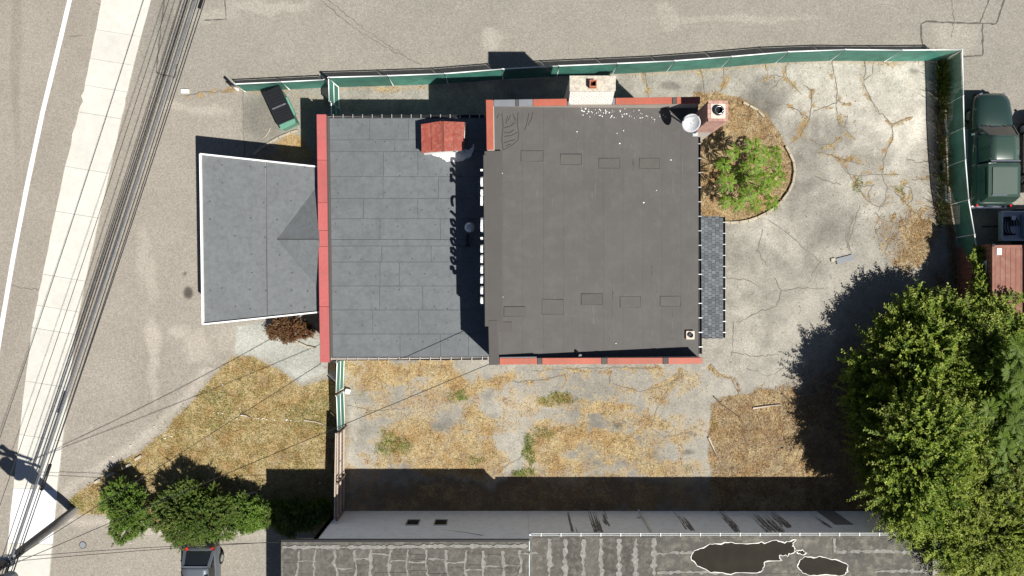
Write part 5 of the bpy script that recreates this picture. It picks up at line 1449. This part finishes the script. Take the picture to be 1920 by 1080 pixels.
wire('lower service line from the pole to the neighbouring building end', pole_at(5.0), P(600, 1016, 3.8), .013, .4, 'cable', GS)
wire('slack black line hanging along the neighbouring pale wall', P(586, 1013, 4.0), P(905, 1004, 3.6), .012, 1.2, 'cable', GS)

# ------------------------------------------------------------------ vegetation
def unit(v): return v / np.maximum(np.linalg.norm(v, axis=-1, keepdims=True), 1e-9)

def leaves_mesh(name, base, d, n, length, width, m, parent, fold=.25, tone=None):
    """one kite-shaped quad per leaf. base, d (direction), n (normal): (N,3)"""
    s = unit(np.cross(d, n)); n2 = unit(np.cross(s, d))
    L = length[:, None]; W = width[:, None]
    mid = base + d * L * .45
    v = np.stack([base, mid + s * W * .5 + n2 * W * fold, base + d * L - n2 * L * .12, mid - s * W * .5 + n2 * W * fold], 1).reshape(-1, 3)
    f = np.arange(len(base) * 4).reshape(-1, 4)
    o = np_mesh(name, v, f, m, parent)
    if tone is not None:
        a = o.data.attributes.new('tone', 'FLOAT', 'POINT')
        a.data.foreach_set('value', np.repeat(tone, 4).astype(np.float32))
    return o

def rand_dirs(n, rg):
    v = rg.normal(size=(n, 3)); return unit(v)

def tree(name, lab, base, lobes, n_sprays, leaves_per, leaf_len, spray_len, m, rg, cat='tree', group=None, limb_r=.11, shell=.75, flat_=.5, zmin=.3, trunk_h=None, stray=.14, squeeze=.88, twigs=True):
    """lobes: list of (x, y, z, rx, ry, rz) masses of foliage. Sprays of leaves grow outwards over the lobes; limbs run from the base to each lobe."""
    base = Vector(base)
    t = thing(name, lab, cat, base, group)
    lobes = np.array(lobes, float)
    lobes[:, 3:6] *= squeeze
    vol = (lobes[:, 3] * lobes[:, 4] * lobes[:, 5]) ** .667
    which = rg.choice(len(lobes), n_sprays, p=vol / vol.sum())
    u = rand_dirs(n_sprays, rg)
    u[:, 2] = np.where(u[:, 2] < -.35, -u[:, 2] * .6, u[:, 2])
    c_all = lobes[:, :3].mean(0)
    u = unit(u)
    rad = np.where(rg.random(n_sprays) < shell, rg.uniform(.72, 1.08, n_sprays), rg.uniform(.25, .8, n_sprays))
    rad = np.where(rg.random(n_sprays) < stray, rad * rg.uniform(1.15, 1.6, n_sprays), rad)
    lump = 1 + .22 * np.sin(u[:, 0] * 5 + which) * np.cos(u[:, 1] * 6 + which * 2)
    c = lobes[which, :3] + u * lobes[which, 3:6] * (rad * lump)[:, None]
    c[:, 2] = np.maximum(c[:, 2], zmin)
    gout = unit(c - c_all)
    sd = unit(u * .7 + gout * .6 + rg.normal(0, .35, (n_sprays, 3)) + np.array([0, 0, .15]))
    sl = spray_len * rg.uniform(.6, 1.35, n_sprays)
    k = leaves_per
    tt = (np.arange(k) + .5) / k
    b = c[:, None, :] + sd[:, None, :] * (sl[:, None] * (tt[None, :] - .35))[..., None]
    b[..., 2] -= (sl[:, None] * tt[None, :] ** 2) * .18
    b[..., 2] = np.maximum(b[..., 2], zmin * .5)
    side = unit(np.cross(sd, np.array([0, 0, 1.0])) + 1e-6)
    alt = np.where(np.arange(k) % 2 == 0, 1.0, -1.0)
    d = sd[:, None, :] * .6 + side[:, None, :] * alt[None, :, None] * .8 + rg.normal(0, .28, (n_sprays, k, 3))
    d = unit(d)
    nn = unit(np.array([0.22, -0.2, 1.0]) * .8 + sd[:, None, :] * .2 + rg.normal(0, .34, (n_sprays, k, 3)))
    N = n_sprays * k
    ll = leaf_len * rg.uniform(.65, 1.3, N)
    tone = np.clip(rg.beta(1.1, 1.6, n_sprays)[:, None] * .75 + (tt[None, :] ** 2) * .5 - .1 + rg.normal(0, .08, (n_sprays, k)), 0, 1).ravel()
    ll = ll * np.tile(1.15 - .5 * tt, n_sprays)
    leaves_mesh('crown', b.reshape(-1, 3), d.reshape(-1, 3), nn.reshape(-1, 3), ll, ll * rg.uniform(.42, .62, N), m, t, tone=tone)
    if twigs:
        e0_ = c - sd * (sl * .5)[:, None]; e1_ = b[:, -1, :]
        w2 = side * .011
        v = np.stack([e0_ - w2, e0_ + w2, e1_ + w2 * .4, e1_ - w2 * .4], 1).reshape(-1, 3)
        tw = np_mesh('twig', v, np.arange(n_sprays * 4).reshape(-1, 4), M['twig'], t)
        tw['kind'] = 'stuff'
    mb = MB()
    top = Vector(lobes[:, :3].mean(0)); th = trunk_h or max(.4, top.z * .45)
    crotch = base.lerp(Vector((top.x, top.y, base.z)), .5); crotch.z = base.z + th
    mb.tube([base - Vector((0, 0, .15)), base.lerp(crotch, .5) + Vector((.04, -.03, 0)), crotch], [limb_r * 1.5, limb_r * 1.15, limb_r], 9)
    mb.build('trunk', M['bark'], t, smooth=True)
    for i, l in enumerate(lobes):
        e = Vector(l[:3]) + Vector((0, 0, l[5] * .35))
        m1 = crotch.lerp(e, .5) + Vector((random.uniform(-.15, .15), random.uniform(-.15, .15), .15))
        mb = MB().tube([crotch - Vector((0, 0, .1)), m1, e], [limb_r * .7, limb_r * .42, limb_r * .14], 6)
        for q in range(3):
            a = m1.lerp(e, .2 + .3 * q)
            dd = Vector(rand_dirs(1, rg)[0]); dd.z = abs(dd.z)
            mb.tube([a, a + dd * .5 * max(l[3], .3) + Vector((0, 0, .1))], [limb_r * .22, limb_r * .06], 5)
        mb.build('limb', M['bark'], t)
    return t

def im(px, py, z): return P(px, py, z)
def lobe(px, py, z, rx, ry=None, rz=None):
    p = P(px, py, z); return (p.x, p.y, z, rx, ry or rx, rz or rx * .8)

rg = np.random.default_rng(5)
tree('broadleaf_tree', 'tall dark green tree with its shadow across the cracked yard', P(1655, 705),
     [lobe(1700, 600, 1.9, .75), lobe(1750, 590, 2.1, .85), lobe(1652, 640, 1.7, .6), lobe(1700, 660, 2.5, 1.0), lobe(1765, 655, 2.9, 1.1), lobe(1630, 705, 1.7, .65), lobe(1680, 730, 2.5, 1.05), lobe(1745, 725, 3.3, 1.2), lobe(1640, 750, 1.9, .8), lobe(1805, 600, 2.5, .8), lobe(1800, 700, 3.2, 1.1), lobe(1720, 567, 1.5, .5), lobe(1612, 690, 1.8, .55), lobe(1606, 745, 1.8, .55), lobe(1668, 610, 1.5, .5)],
     1700, 19, .185, 1.15, M['leaf_oak'], rg, group='trees beyond the yard', stray=.26)
tree('broadleaf_tree', 'big leafy tree overhanging the corner of the neighbouring roof', P(1690, 830),
     [lobe(1655, 800, 2.3, .95), lobe(1650, 860, 2.3, .9), lobe(1710, 800, 4.2, 1.35), lobe(1700, 870, 4.0, 1.3), lobe(1770, 800, 4.8, 1.4), lobe(1760, 880, 4.8, 1.4), lobe(1690, 930, 3.7, 1.1), lobe(1740, 950, 4.4, 1.2), lobe(1705, 975, 3.9, .9), lobe(1780, 1010, 4.4, 1.1), lobe(1618, 780, 1.8, .65), lobe(1628, 835, 2.1, .75), lobe(1645, 890, 2.3, .7), lobe(1668, 935, 2.9, .8)],
     2700, 18, .165, 1.0, M['leaf_oak'], rg, group='trees beyond the yard')
tree('broadleaf_tree', 'yellow green fine leaved tree in the lower right corner', P(1800, 920),
     [lobe(1830, 900, 4.6, 1.4), lobe(1820, 980, 4.6, 1.4), lobe(1890, 930, 5.0, 1.5), lobe(1870, 1020, 4.8, 1.5), lobe(1800, 1050, 4.2, 1.2), lobe(1930, 1000, 4.8, 1.5), lobe(1940, 900, 4.6, 1.3), lobe(1850, 1080, 4.5, 1.3), lobe(1920, 1085, 4.6, 1.4)],
     3700, 17, .13, .85, M['leaf_fine'], rg, group='trees beyond the yard')
tree('broadleaf_tree', 'dark leafy tree behind the containers at the right edge', P(1850, 720),
     [lobe(1850, 655, 3.2, 1.1), lobe(1880, 615, 3.1, .75), lobe(1910, 635, 3.2, .8),  lobe(1840, 740, 3.6, 1.2), lobe(1900, 700, 3.4, 1.1), lobe(1860, 810, 3.9, 1.3), lobe(1930, 780, 3.7, 1.2), lobe(1900, 860, 3.8, 1.2)],
     2000, 16, .17, .9, M['leaf_oak'], rg, group='trees beyond the yard')

# sumac: star-shaped rosettes of long feathered leaves
def rosette_mesh(name, m, rg, n_leaf=10, length=.5, pairs=7, droop=1.15, lw=.066):
    B = []; D_ = []; N_ = []; L_ = []
    for i in range(n_leaf):
        a = 2 * math.pi * i / n_leaf + rg.uniform(-.2, .2); l = length * rg.uniform(.75, 1.15); el = rg.uniform(.3, 1.0)
        h = np.array([math.cos(a), math.sin(a), 0])
        pos = lambda t: h * (l * t) + np.array([0, 0, l * (el * t - droop * t * t)])
        side = np.array([-h[1], h[0], 0])
        for p in range(pairs):
            t = .18 + .78 * p / pairs
            for s in (-1, 1):
                B.append(pos(t)); D_.append(h * .72 + side * s * .75 - np.array([0, 0, .25])); N_.append(np.array([0, 0, 1.]) + rg.normal(0, .15, 3)); L_.append(l * .34 * (1 - .45 * abs(t - .5)))
        B.append(pos(.95)); D_.append(h - np.array([0, 0, .4])); N_.append(np.array([0, 0, 1.])); L_.append(l * .25)
    B = np.array(B); D_ = unit(np.array(D_)); N_ = unit(np.array(N_)); L_ = np.array(L_)
    s = unit(np.cross(D_, N_)); W = lw * length / .5
    mid = B + D_ * L_[:, None] * .4
    v = np.stack([B, mid + s * W * .5, B + D_ * L_[:, None], mid - s * W * .5], 1).reshape(-1, 3)
    me = bpy.data.meshes.new(name)
    me.from_pydata([tuple(q) for q in v], [], [tuple(range(4 * i, 4 * i + 4)) for i in range(len(B))])
    me.materials.append(m)
    a = me.attributes.new('tone', 'FLOAT', 'POINT')
    a.data.foreach_set('value', np.repeat(np.clip(rg.normal(.5, .25, len(B)), 0, 1), 4).astype(np.float32))
    return me
ros = [rosette_mesh('leaf_rosette', M['leaf_sumac'], rg) for _ in range(4)]
def sumac(name, lab, base, heads, meshes, stem_r=.03, group=None):
    base = Vector(base)
    t = thing(name, lab, 'tree', base, group)
    for k, (px, py, z, s) in enumerate(heads):
        p = P(px, py, z)
        a = base + Vector((random.uniform(-.15, .15), random.uniform(-.15, .15), 0))
        mid = a.lerp(p, .55) + Vector((0, 0, .25 * z * .3))
        mid.x = a.x + (p.x - a.x) * .4; mid.y = a.y + (p.y - a.y) * .4
        MB().tube([a - Vector((0, 0, .05)), mid, p - Vector((0, 0, .1))], [stem_r, stem_r * .7, stem_r * .35], 6).build('stem', M['bark'], t)
        o = bpy.data.objects.new('leaf_rosette', meshes[k % len(meshes)])
        _link(o, t, p); o.rotation_euler = (random.uniform(-.25, .25), random.uniform(-.25, .25), random.uniform(0, 6.28)); o.scale = (s, s, s)
    return t
heads = [(1412, 275, 2.3, .95), (1432, 292, 2.4, 1.0), (1378, 287, 2.1, .85), (1357, 308, 1.9, .85), (1365, 343, 2.0, 1.05), (1410, 310, 2.5, 1.05), (1455, 283, 2.0, .8), (1457, 308, 2.1, .9), (1430, 335, 2.5, 1.15), (1455, 335, 2.1, .95), (1402, 365, 2.1, 1.0), (1360, 378, 1.6, .75), (1385, 383, 1.6, .8), (1417, 385, 1.7, .8), (1446, 378, 1.7, .85), (1438, 355, 1.6, .7), (1395, 335, 1.3, .6), (1385, 318, 1.2, .6), (1422, 358, 1.3, .6)]
heads = [(a, b, c, d * 1.02) for a, b, c, d in heads]
sumac('sumac_tree', 'small bright green sumac in the curbed planting bed', P(1385, 335), heads, ros)
ros2 = [rosette_mesh('leaf_rosette', leaf_mat('ailanthus_leaf', [(0.05, 0.095, 0.012), (0.095, 0.15, 0.018), (0.17, 0.22, 0.03)], .35), rg, 12, .52, 9, .4, .05) for _ in range(4)]
h2 = []
for k in range(70):
    px = random.uniform(1820, 1940); py = random.uniform(640, 1000)
    if px < 1860 and py < 760: px += 50
    h2.append((px, py, random.uniform(4.2, 5.6), random.uniform(.75, 1.15)))
sumac('ailanthus_tree', 'tree of heaven with star shaped leaf clusters at the right edge', P(1835, 770), h2, ros2, .05, 'trees beyond the yard')

# shrubs by the lower left lawn
GSH = 'shrubs at the end of the lawn'
tree('shrub', 'bright green rounded shrub nearest the utility pole', P(245, 945), [lobe(222, 925, 1.1, .75), lobe(240, 960, 1.4, .95), lobe(235, 990, 1.2, .75), lobe(262, 975, 1.2, .7), lobe(205, 945, .9, .5), lobe(250, 930, 1.0, .6)], 1500, 14, .085, .26, M['leaf_shrub_bright'], rg, 'shrub', GSH, .05, .85, zmin=.1, stray=.04)
tree('shrub', 'large dark green shrub beside the silver hatchback', P(385, 945), [lobe(318, 945, 1.3, .8), lobe(350, 925, 1.4, .8), lobe(345, 975, 1.7, 1.1), lobe(390, 965, 1.7, 1.1), lobe(335, 995, 1.3, .75), lobe(375, 995, 1.3, .75), lobe(415, 985, 1.3, .8), lobe(300, 975, 1.1, .6), lobe(390, 935, 1.3, .7), lobe(420, 950, 1.2, .7)], 2900, 14, .085, .26, M['leaf_shrub'], rg, 'shrub', GSH, .05, .85, zmin=.1, stray=.04)
tree('shrub', 'pale green feathery shrub at the edge of building shadow', P(480, 945), [lobe(450, 950, 1.0, .6), lobe(475, 960, 1.0, .65), lobe(465, 980, .9, .5), lobe(490, 970, .9, .5), lobe(440, 970, .9, .5)], 900, 10, .13, .36, M['leaf_shrub_bright'], rg, 'shrub', GSH, .04, .85, zmin=.1, stray=.04)
tree('shrub', 'shaded green shrub beside the wooden gate', P(575, 945), [lobe(520, 960, 1.0, .65), lobe(550, 965, 1.2, .8), lobe(580, 965, 1.2, .7), lobe(605, 955, 1.0, .55), lobe(540, 985, .9, .5)], 1100, 10, .13, .36, M['leaf_shrub'], rg, 'shrub', GSH, .04, .85, zmin=.1, stray=.04)
tree('shrub', 'russet shrub under the canopy corner', P(550, 612), [lobe(530, 612, .55, .55), lobe(555, 620, .6, .5), lobe(515, 622, .45, .4), lobe(575, 620, .5, .4), lobe(540, 630, .45, .4)], 650, 9, .10, .25, M['leaf_red'], rg, 'shrub', None, .03, .85, zmin=.05, stray=.04)
# vine on the east fence
vl = []
for k in range(15):
    t = k / 14
    vl.append(lobe(1829 + 8 * t + random.uniform(-6, 8), 470 + 95 * t, 1.7 + .5 * t, .22 + .22 * t, .3, .3))
tree('vine', 'green vine climbing the fence post beside the red container', P(1812, 540), vl, 420, 9, .13, .35, M['leaf_oak'], rg, 'vine', None, .03, .8, zmin=.4)
sl = [lobe(1868, 570, 2.9, .35, .35, .25), lobe(1885, 590, 3.0, .4, .4, .25), lobe(1900, 560, 2.9, .3, .3, .2), lobe(1880, 620, 3.0, .5, .4, .3)]
tree('sapling', 'leafy sapling reaching over the red container roof', P(1835, 600), sl, 130, 9, .16, .5, M['leaf_oak'], rg, 'sapling', None, .035, .8)

# dry grass, straw and green weeds lying on the ground (too many to count)
def scatter(name, lab, cat, dens, prob, m, lmin, lmax, wmin, wmax, up_lo, up_hi, region_px, seed, z_extra=0.0):
    rg_ = np.random.default_rng(seed)
    x0_, y0_, x1_, y1_ = region_px
    area = (x1_ - x0_) * (y1_ - y0_) / (FPX / CAM_H) ** 2
    n = int(area * dens)
    px = rg_.uniform(x0_, x1_, n); py = rg_.uniform(y0_, y1_, n)
    wx = (px - 960) * CAM_H / FPX; wy = (540 - py) * CAM_H / FPX
    i = np.clip(np.round((wy - gy[0]) / STEP).astype(int), 0, ny_ - 1); j = np.clip(np.round((wx - gx[0]) / STEP).astype(int), 0, nx_ - 1)
    p = prob(px, py, COVER[i, j])
    # clumping
    p = p * np.clip(fbm(px, py, 9, seed + 5, 3) * 2.6 - .55, 0.05, 1.2)
    keep = rg_.random(n) < p
    wx, wy, i, j = wx[keep], wy[keep], i[keep], j[keep]
    n = len(wx)
    base = np.stack([wx, wy, GZ[i, j] + z_extra], -1)
    a = rg_.uniform(0, 2 * np.pi, n); el = rg_.uniform(up_lo, up_hi, n)
    d = np.stack([np.cos(a) * np.cos(el), np.sin(a) * np.cos(el), np.sin(el)], -1)
    s = np.stack([-np.sin(a), np.cos(a), np.zeros(n)], -1)
    L = rg_.uniform(lmin, lmax, n)[:, None]; W = rg_.uniform(wmin, wmax, n)[:, None]
    v = np.stack([base - s * W * .5, base + s * W * .5, base + d * L + s * W * .2, base + d * L - s * W * .2], 1)
    v[:, 2:, 2] -= (L * .15); v[:, :, 2] = np.maximum(v[:, :, 2], base[:, None, 2] + .002)
    o = np_mesh(name, v.reshape(-1, 3), np.arange(n * 4).reshape(-1, 4), m)
    tag(o, lab, cat, kind='stuff')
    return o
def inb(px, py, poly): return sd_poly(px, py, poly) > 0
scatter('lawn_grass', 'dry yellow brown lawn in front of the gates', 'grass', 800, lambda x, y, c: np.clip(c[:, 0] * 1.6 - .5, 0, 1) * inb(x, y, LAWN), M['lawn'], .06, .17, .012, .03, .15, 1.2, (125, 660, 650, 1000), 31)
scatter('dry_weeds', 'straw coloured dry weeds over the yard paving', 'weeds', 430, lambda x, y, c: np.clip(c[:, 0] * 1.35 - .40, 0.015, .8) * ~inb(x, y, LAWN) * ~inb(x, y, BED) * ((x < 1325) | (y < 700)) * inb(x, y, YARD), M['straw'], .06, .2, .012, .028, .05, .8, (600, 105, 1790, 1000), 32)
scatter('leaf_litter', 'brown leaf litter and straw near the trees and in the planting bed', 'litter', 700, lambda x, y, c: np.clip(np.maximum(c[:, 0], c[:, 2]) * 1.5 - .4, 0, 1) * (((x >= 1325) & (y > 700)) | inb(x, y, BED) | ((x > 1640) & (y > 390)) | (x > 1750)), M['straw_brown'], .05, .18, .012, .035, .02, .7, (1295, 110, 1880, 1000), 33)
scatter('green_weeds', 'patches of green weeds between the dry grass', 'weeds', 700, lambda x, y, c: np.clip(c[:, 1] * 1.4 - .35, 0, .8), M['grass_green'], .05, .18, .012, .03, .3, 1.2, (130, 300, 1700, 1000), 34)
# tall weeds along the east fence
scatter('tall_weeds', 'tall green weeds inside the fence corner near the pickup', 'weeds', 2600, lambda x, y, c: np.clip(1 - np.abs(x - 1765) / 8, 0, 1) * ((y < 205) + .18 * (y >= 205)), M['grass_green'],   .4, 1.25, .014, .035, .8, 1.4, (1755, 115, 1790, 420), 35)
scatter('dead_weeds', 'brown dead weeds at the foot of the east fence', 'weeds', 500, lambda x, y, c: np.clip(1 - np.abs(x - 1762) / 14, 0, 1) * (fbm(x, y, 30, 3) > .5), M['straw_brown'], .15, .5, .012, .03, .3, 1.2, (1745, 115, 1785, 560), 36)

# ------------------------------------------------------------------ small things on the ground
# kerb round the planting bed, laid in short lengths
kb = thing('planter_kerb', 'curved weathered kerb around the sumac planting bed', 'kerb', P(1400, 300))
path = [(1358, 417), (1368, 418), (1385, 417), (1402, 414), (1420, 408), (1436, 400), (1452, 390), (1466, 376), (1478, 360), (1486, 342), (1489, 322), (1487, 304), (1480, 288), (1472, 274)]
for a, b in list(zip(path[:-1], path[1:])):
    MB().bar(P(*a) + Vector((0, 0, .05)), P(*b).lerp(P(*a), .05) + Vector((0, 0, .05 + random.uniform(-.01, .01))), .13, .15).build('kerb_length', M['kerb'], kb, bevel=.015)
path = [(1432, 220), (1420, 207), (1404, 198), (1392, 192)]
for a, b in zip(path[:-1], path[1:]):
    MB().bar(P(*a) + Vector((0, 0, .02)), P(*b).lerp(P(*a), .08) + Vector((0, 0, .03)), .11, .12).build('kerb_length', M['kerb'], kb, bevel=.015)
kb = thing('lawn_edging', 'low pale edging curving past the dumpster to the canopy', 'kerb', P(500, 280))
path = [(476, 290), (490, 278), (506, 268), (524, 258), (546, 249), (560, 245)]
for a, b in zip(path[:-1], path[1:]):
    MB().bar(P(*a) + Vector((0, 0, .03)), P(*b).lerp(P(*a), .04) + Vector((0, 0, .03)), .12, .12).build('kerb_length', M['kerb'], kb, bevel=.015)
kb = thing('shrub_edging', 'short pale edging beside the russet shrub', 'kerb', P(575, 640))
for a, b in (((544, 633), (560, 642)), ((560, 642), (575, 649)), ((575, 649), (594, 653))):
    MB().bar(P(*a) + Vector((0, 0, .03)), P(*b).lerp(P(*a), .05) + Vector((0, 0, .03)), .09, .12).build('kerb_length', M['kerb'], kb, bevel=.015)

for (x0_, y0_, x1_, y1_, lab) in [(1769, 224, 1774, 258, 'tilted concrete wheel stop nearest the tall weeds'), (1768, 298, 1768, 324, 'middle concrete wheel stop beside the fence'), (1770, 348, 1772, 380, 'concrete wheel stop with a second one pushed against it')]:
    a, b = P(x0_, y0_), P(x1_, y1_)
    d = (b - a).normalized(); s = Vector((d.y, -d.x, 0))
    t = tag(MB().slab([a - s * .05 + Vector((0, 0, .13)), a + s * .05 + Vector((0, 0, .13)), b + s * .05 + Vector((0, 0, .13)), b - s * .05 + Vector((0, 0, .13))], .04).add(
        [a - s * .085 + Vector((0, 0, -.02)), a + s * .085 + Vector((0, 0, -.02)), b + s * .085 + Vector((0, 0, -.02)), b - s * .085 + Vector((0, 0, -.02)), a - s * .05 + Vector((0, 0, .09)), a + s * .05 + Vector((0, 0, .09)), b + s * .05 + Vector((0, 0, .09)), b - s * .05 + Vector((0, 0, .09))],
        [(0, 1, 5, 4), (1, 2, 6, 5), (2, 3, 7, 6), (3, 0, 4, 7)]).build('wheel_stop', M['stop'], bevel=.012), lab, 'wheel stop', 'wheel stops along the fence')
a, b = P(1776, 362), P(1777, 382)
tag(MB().bar(a + Vector((0, 0, .08)), b + Vector((0, 0, .06)), .14, .14).build('wheel_stop', M['stop'], bevel=.015), 'short broken wheel stop beside a longer one', 'wheel stop', 'wheel stops along the fence')

# grey board lying in the yard
bd = thing('grey_board', 'flat grey board with a pale end lying on the yard paving', 'board', P(1582, 486))
pts = [(1566, 485), (1597, 477), (1601, 488), (1569, 496)]
MB().slab([P(x, y) + Vector((0, 0, .07)) for x, y in pts], .05).build('panel', M['slate'], bd, bevel=.008)
MB().slab([P(x, y) + Vector((0, 0, .075)) for x, y in ((1557, 485), (1565, 483), (1566, 489), (1558, 491))], .06).build('pale_end', M['kerb'], bd, bevel=.008)
# manhole cover
mh = thing('manhole_cover', 'round grey cover set in the pavement near the pole', 'manhole cover', P(155, 1022))
z = gz(155, 1022)
c = P(155, 1022)
MB().lathe((c.x, c.y, z - .02), [(.19, 0), (.19, .035), (.17, .04)], 20).build('rim', M['dark_metal'], mh)
MB().lathe((c.x, c.y, z - .02), [(.165, 0), (.16, .045)], 20).build('cover', M['slate'], mh)
# sticks and litter
def stick(lab, pts, r_, m='wood_pale', grp='fallen sticks', shadow_up=.04):
    P3 = [P(x, y) + Vector((0, 0, gz(x, y) + r_ + shadow_up * (.4 + .6 * (k % 2)))) for k, (x, y) in enumerate(pts)]
    n = len(pts)
    return tag(MB().tube(P3, [r_ * (1 - .5 * k / n) for k in range(n)], 6).build('fallen_stick', M[m], smooth=True), lab, 'stick', grp)
stick('pale straight stick on the brown litter below the yard', [(1411, 765), (1430, 762), (1463, 758)], .045)
stick('pale stick lying upright along the left edge of brown litter', [(1328, 820), (1336, 838), (1344, 856)], .045)
stick('dark stick standing out of the litter near the paving edge', [(1338, 743), (1350, 756), (1372, 772), (1388, 783)], .035, 'bark')
stick('dark stick beside the tree shadow', [(1466, 738), (1476, 748), (1484, 757)], .04, 'bark')
stick('long pale stick curving across the lawn to the gate', [(570, 788), (590, 790), (606, 795), (614, 800)], .03)
stick('short pale stick in the middle of the lawn', [(452, 778), (462, 779), (470, 783)], .045)
stick('pale driftwood plank by the feathery shrub', [(440, 930), (462, 926), (482, 922)], .06)
stick('thin pale stick curved beside the dumpster', [(507, 240), (504, 248), (498, 256), (492, 260)], .025)
rl = random.Random(4)
spots = [(402, 773), (410, 774), (418, 775), (442, 779), (478, 784), (484, 784), (492, 785), (530, 787), (538, 787), (546, 788), (554, 789), (562, 789), (230, 846), (246, 835), (212, 855), (186, 900), (310, 822), (322, 818), (375, 773), (430, 783), (500, 786), (508, 789), (515, 787), (495, 784), (560, 790), (445, 785), (428, 784), (418, 722), (497, 742), (290, 800), (155, 990), (600, 905), (423, 838), (247, 1018), (126, 983), (149, 987), (655, 735), (450, 765), (310, 815), (366, 786)]
mb = MB()
for k, (x, y) in enumerate(spots):
    s = rl.uniform(.025, .065); a = rl.random() * 6.28
    c = P(x, y) + Vector((0, 0, gz(x, y) + .05))
    vs_ = [c + Vector((math.cos(a + i * 1.257) * s * rl.uniform(.5, 1.2), math.sin(a + i * 1.257) * s * rl.uniform(.3, .8), rl.uniform(-.01, .03))) for i in range(5)]
    mb.add(vs_, [(0, 1, 2, 3, 4)])
tag(mb.build('litter_scraps', M['trash_white']), 'small white scraps of litter strewn over the lawn', 'litter', kind='stuff')
wb2 = P(653, 733)
tag(MB().slab([wb2 + Vector(q) for q in ((-.16, -.12, .2), (.1, -.16, .22), (.18, .1, .18), (-.1, .16, .24))], .18).build('white_bag', M['trash_white'], bevel=.05), 'white bag lying against the green gate', 'bag')
# broken paving kerb stones along the lawn edge
for k, (x0_, y0_, x1_, y1_, lab) in enumerate([(178, 905, 190, 898, 'broken kerb stone nearest the pole along the lawn edge'), (198, 894, 216, 886, 'second broken kerb stone from the pole along the lawn edge'), (230, 878, 246, 870, 'third broken kerb stone from the pole along the lawn edge'), (254, 862, 266, 854, 'fourth broken kerb stone from the pole along the lawn edge')]):
    tag(MB().bar(P(x0_, y0_) + Vector((0, 0, .03)), P(x1_, y1_) + Vector((0, 0, .035)), .13, .12).build('kerb_stone', M['kerb'], bevel=.02), lab, 'kerb stone', 'broken kerb stones at the lawn edge')
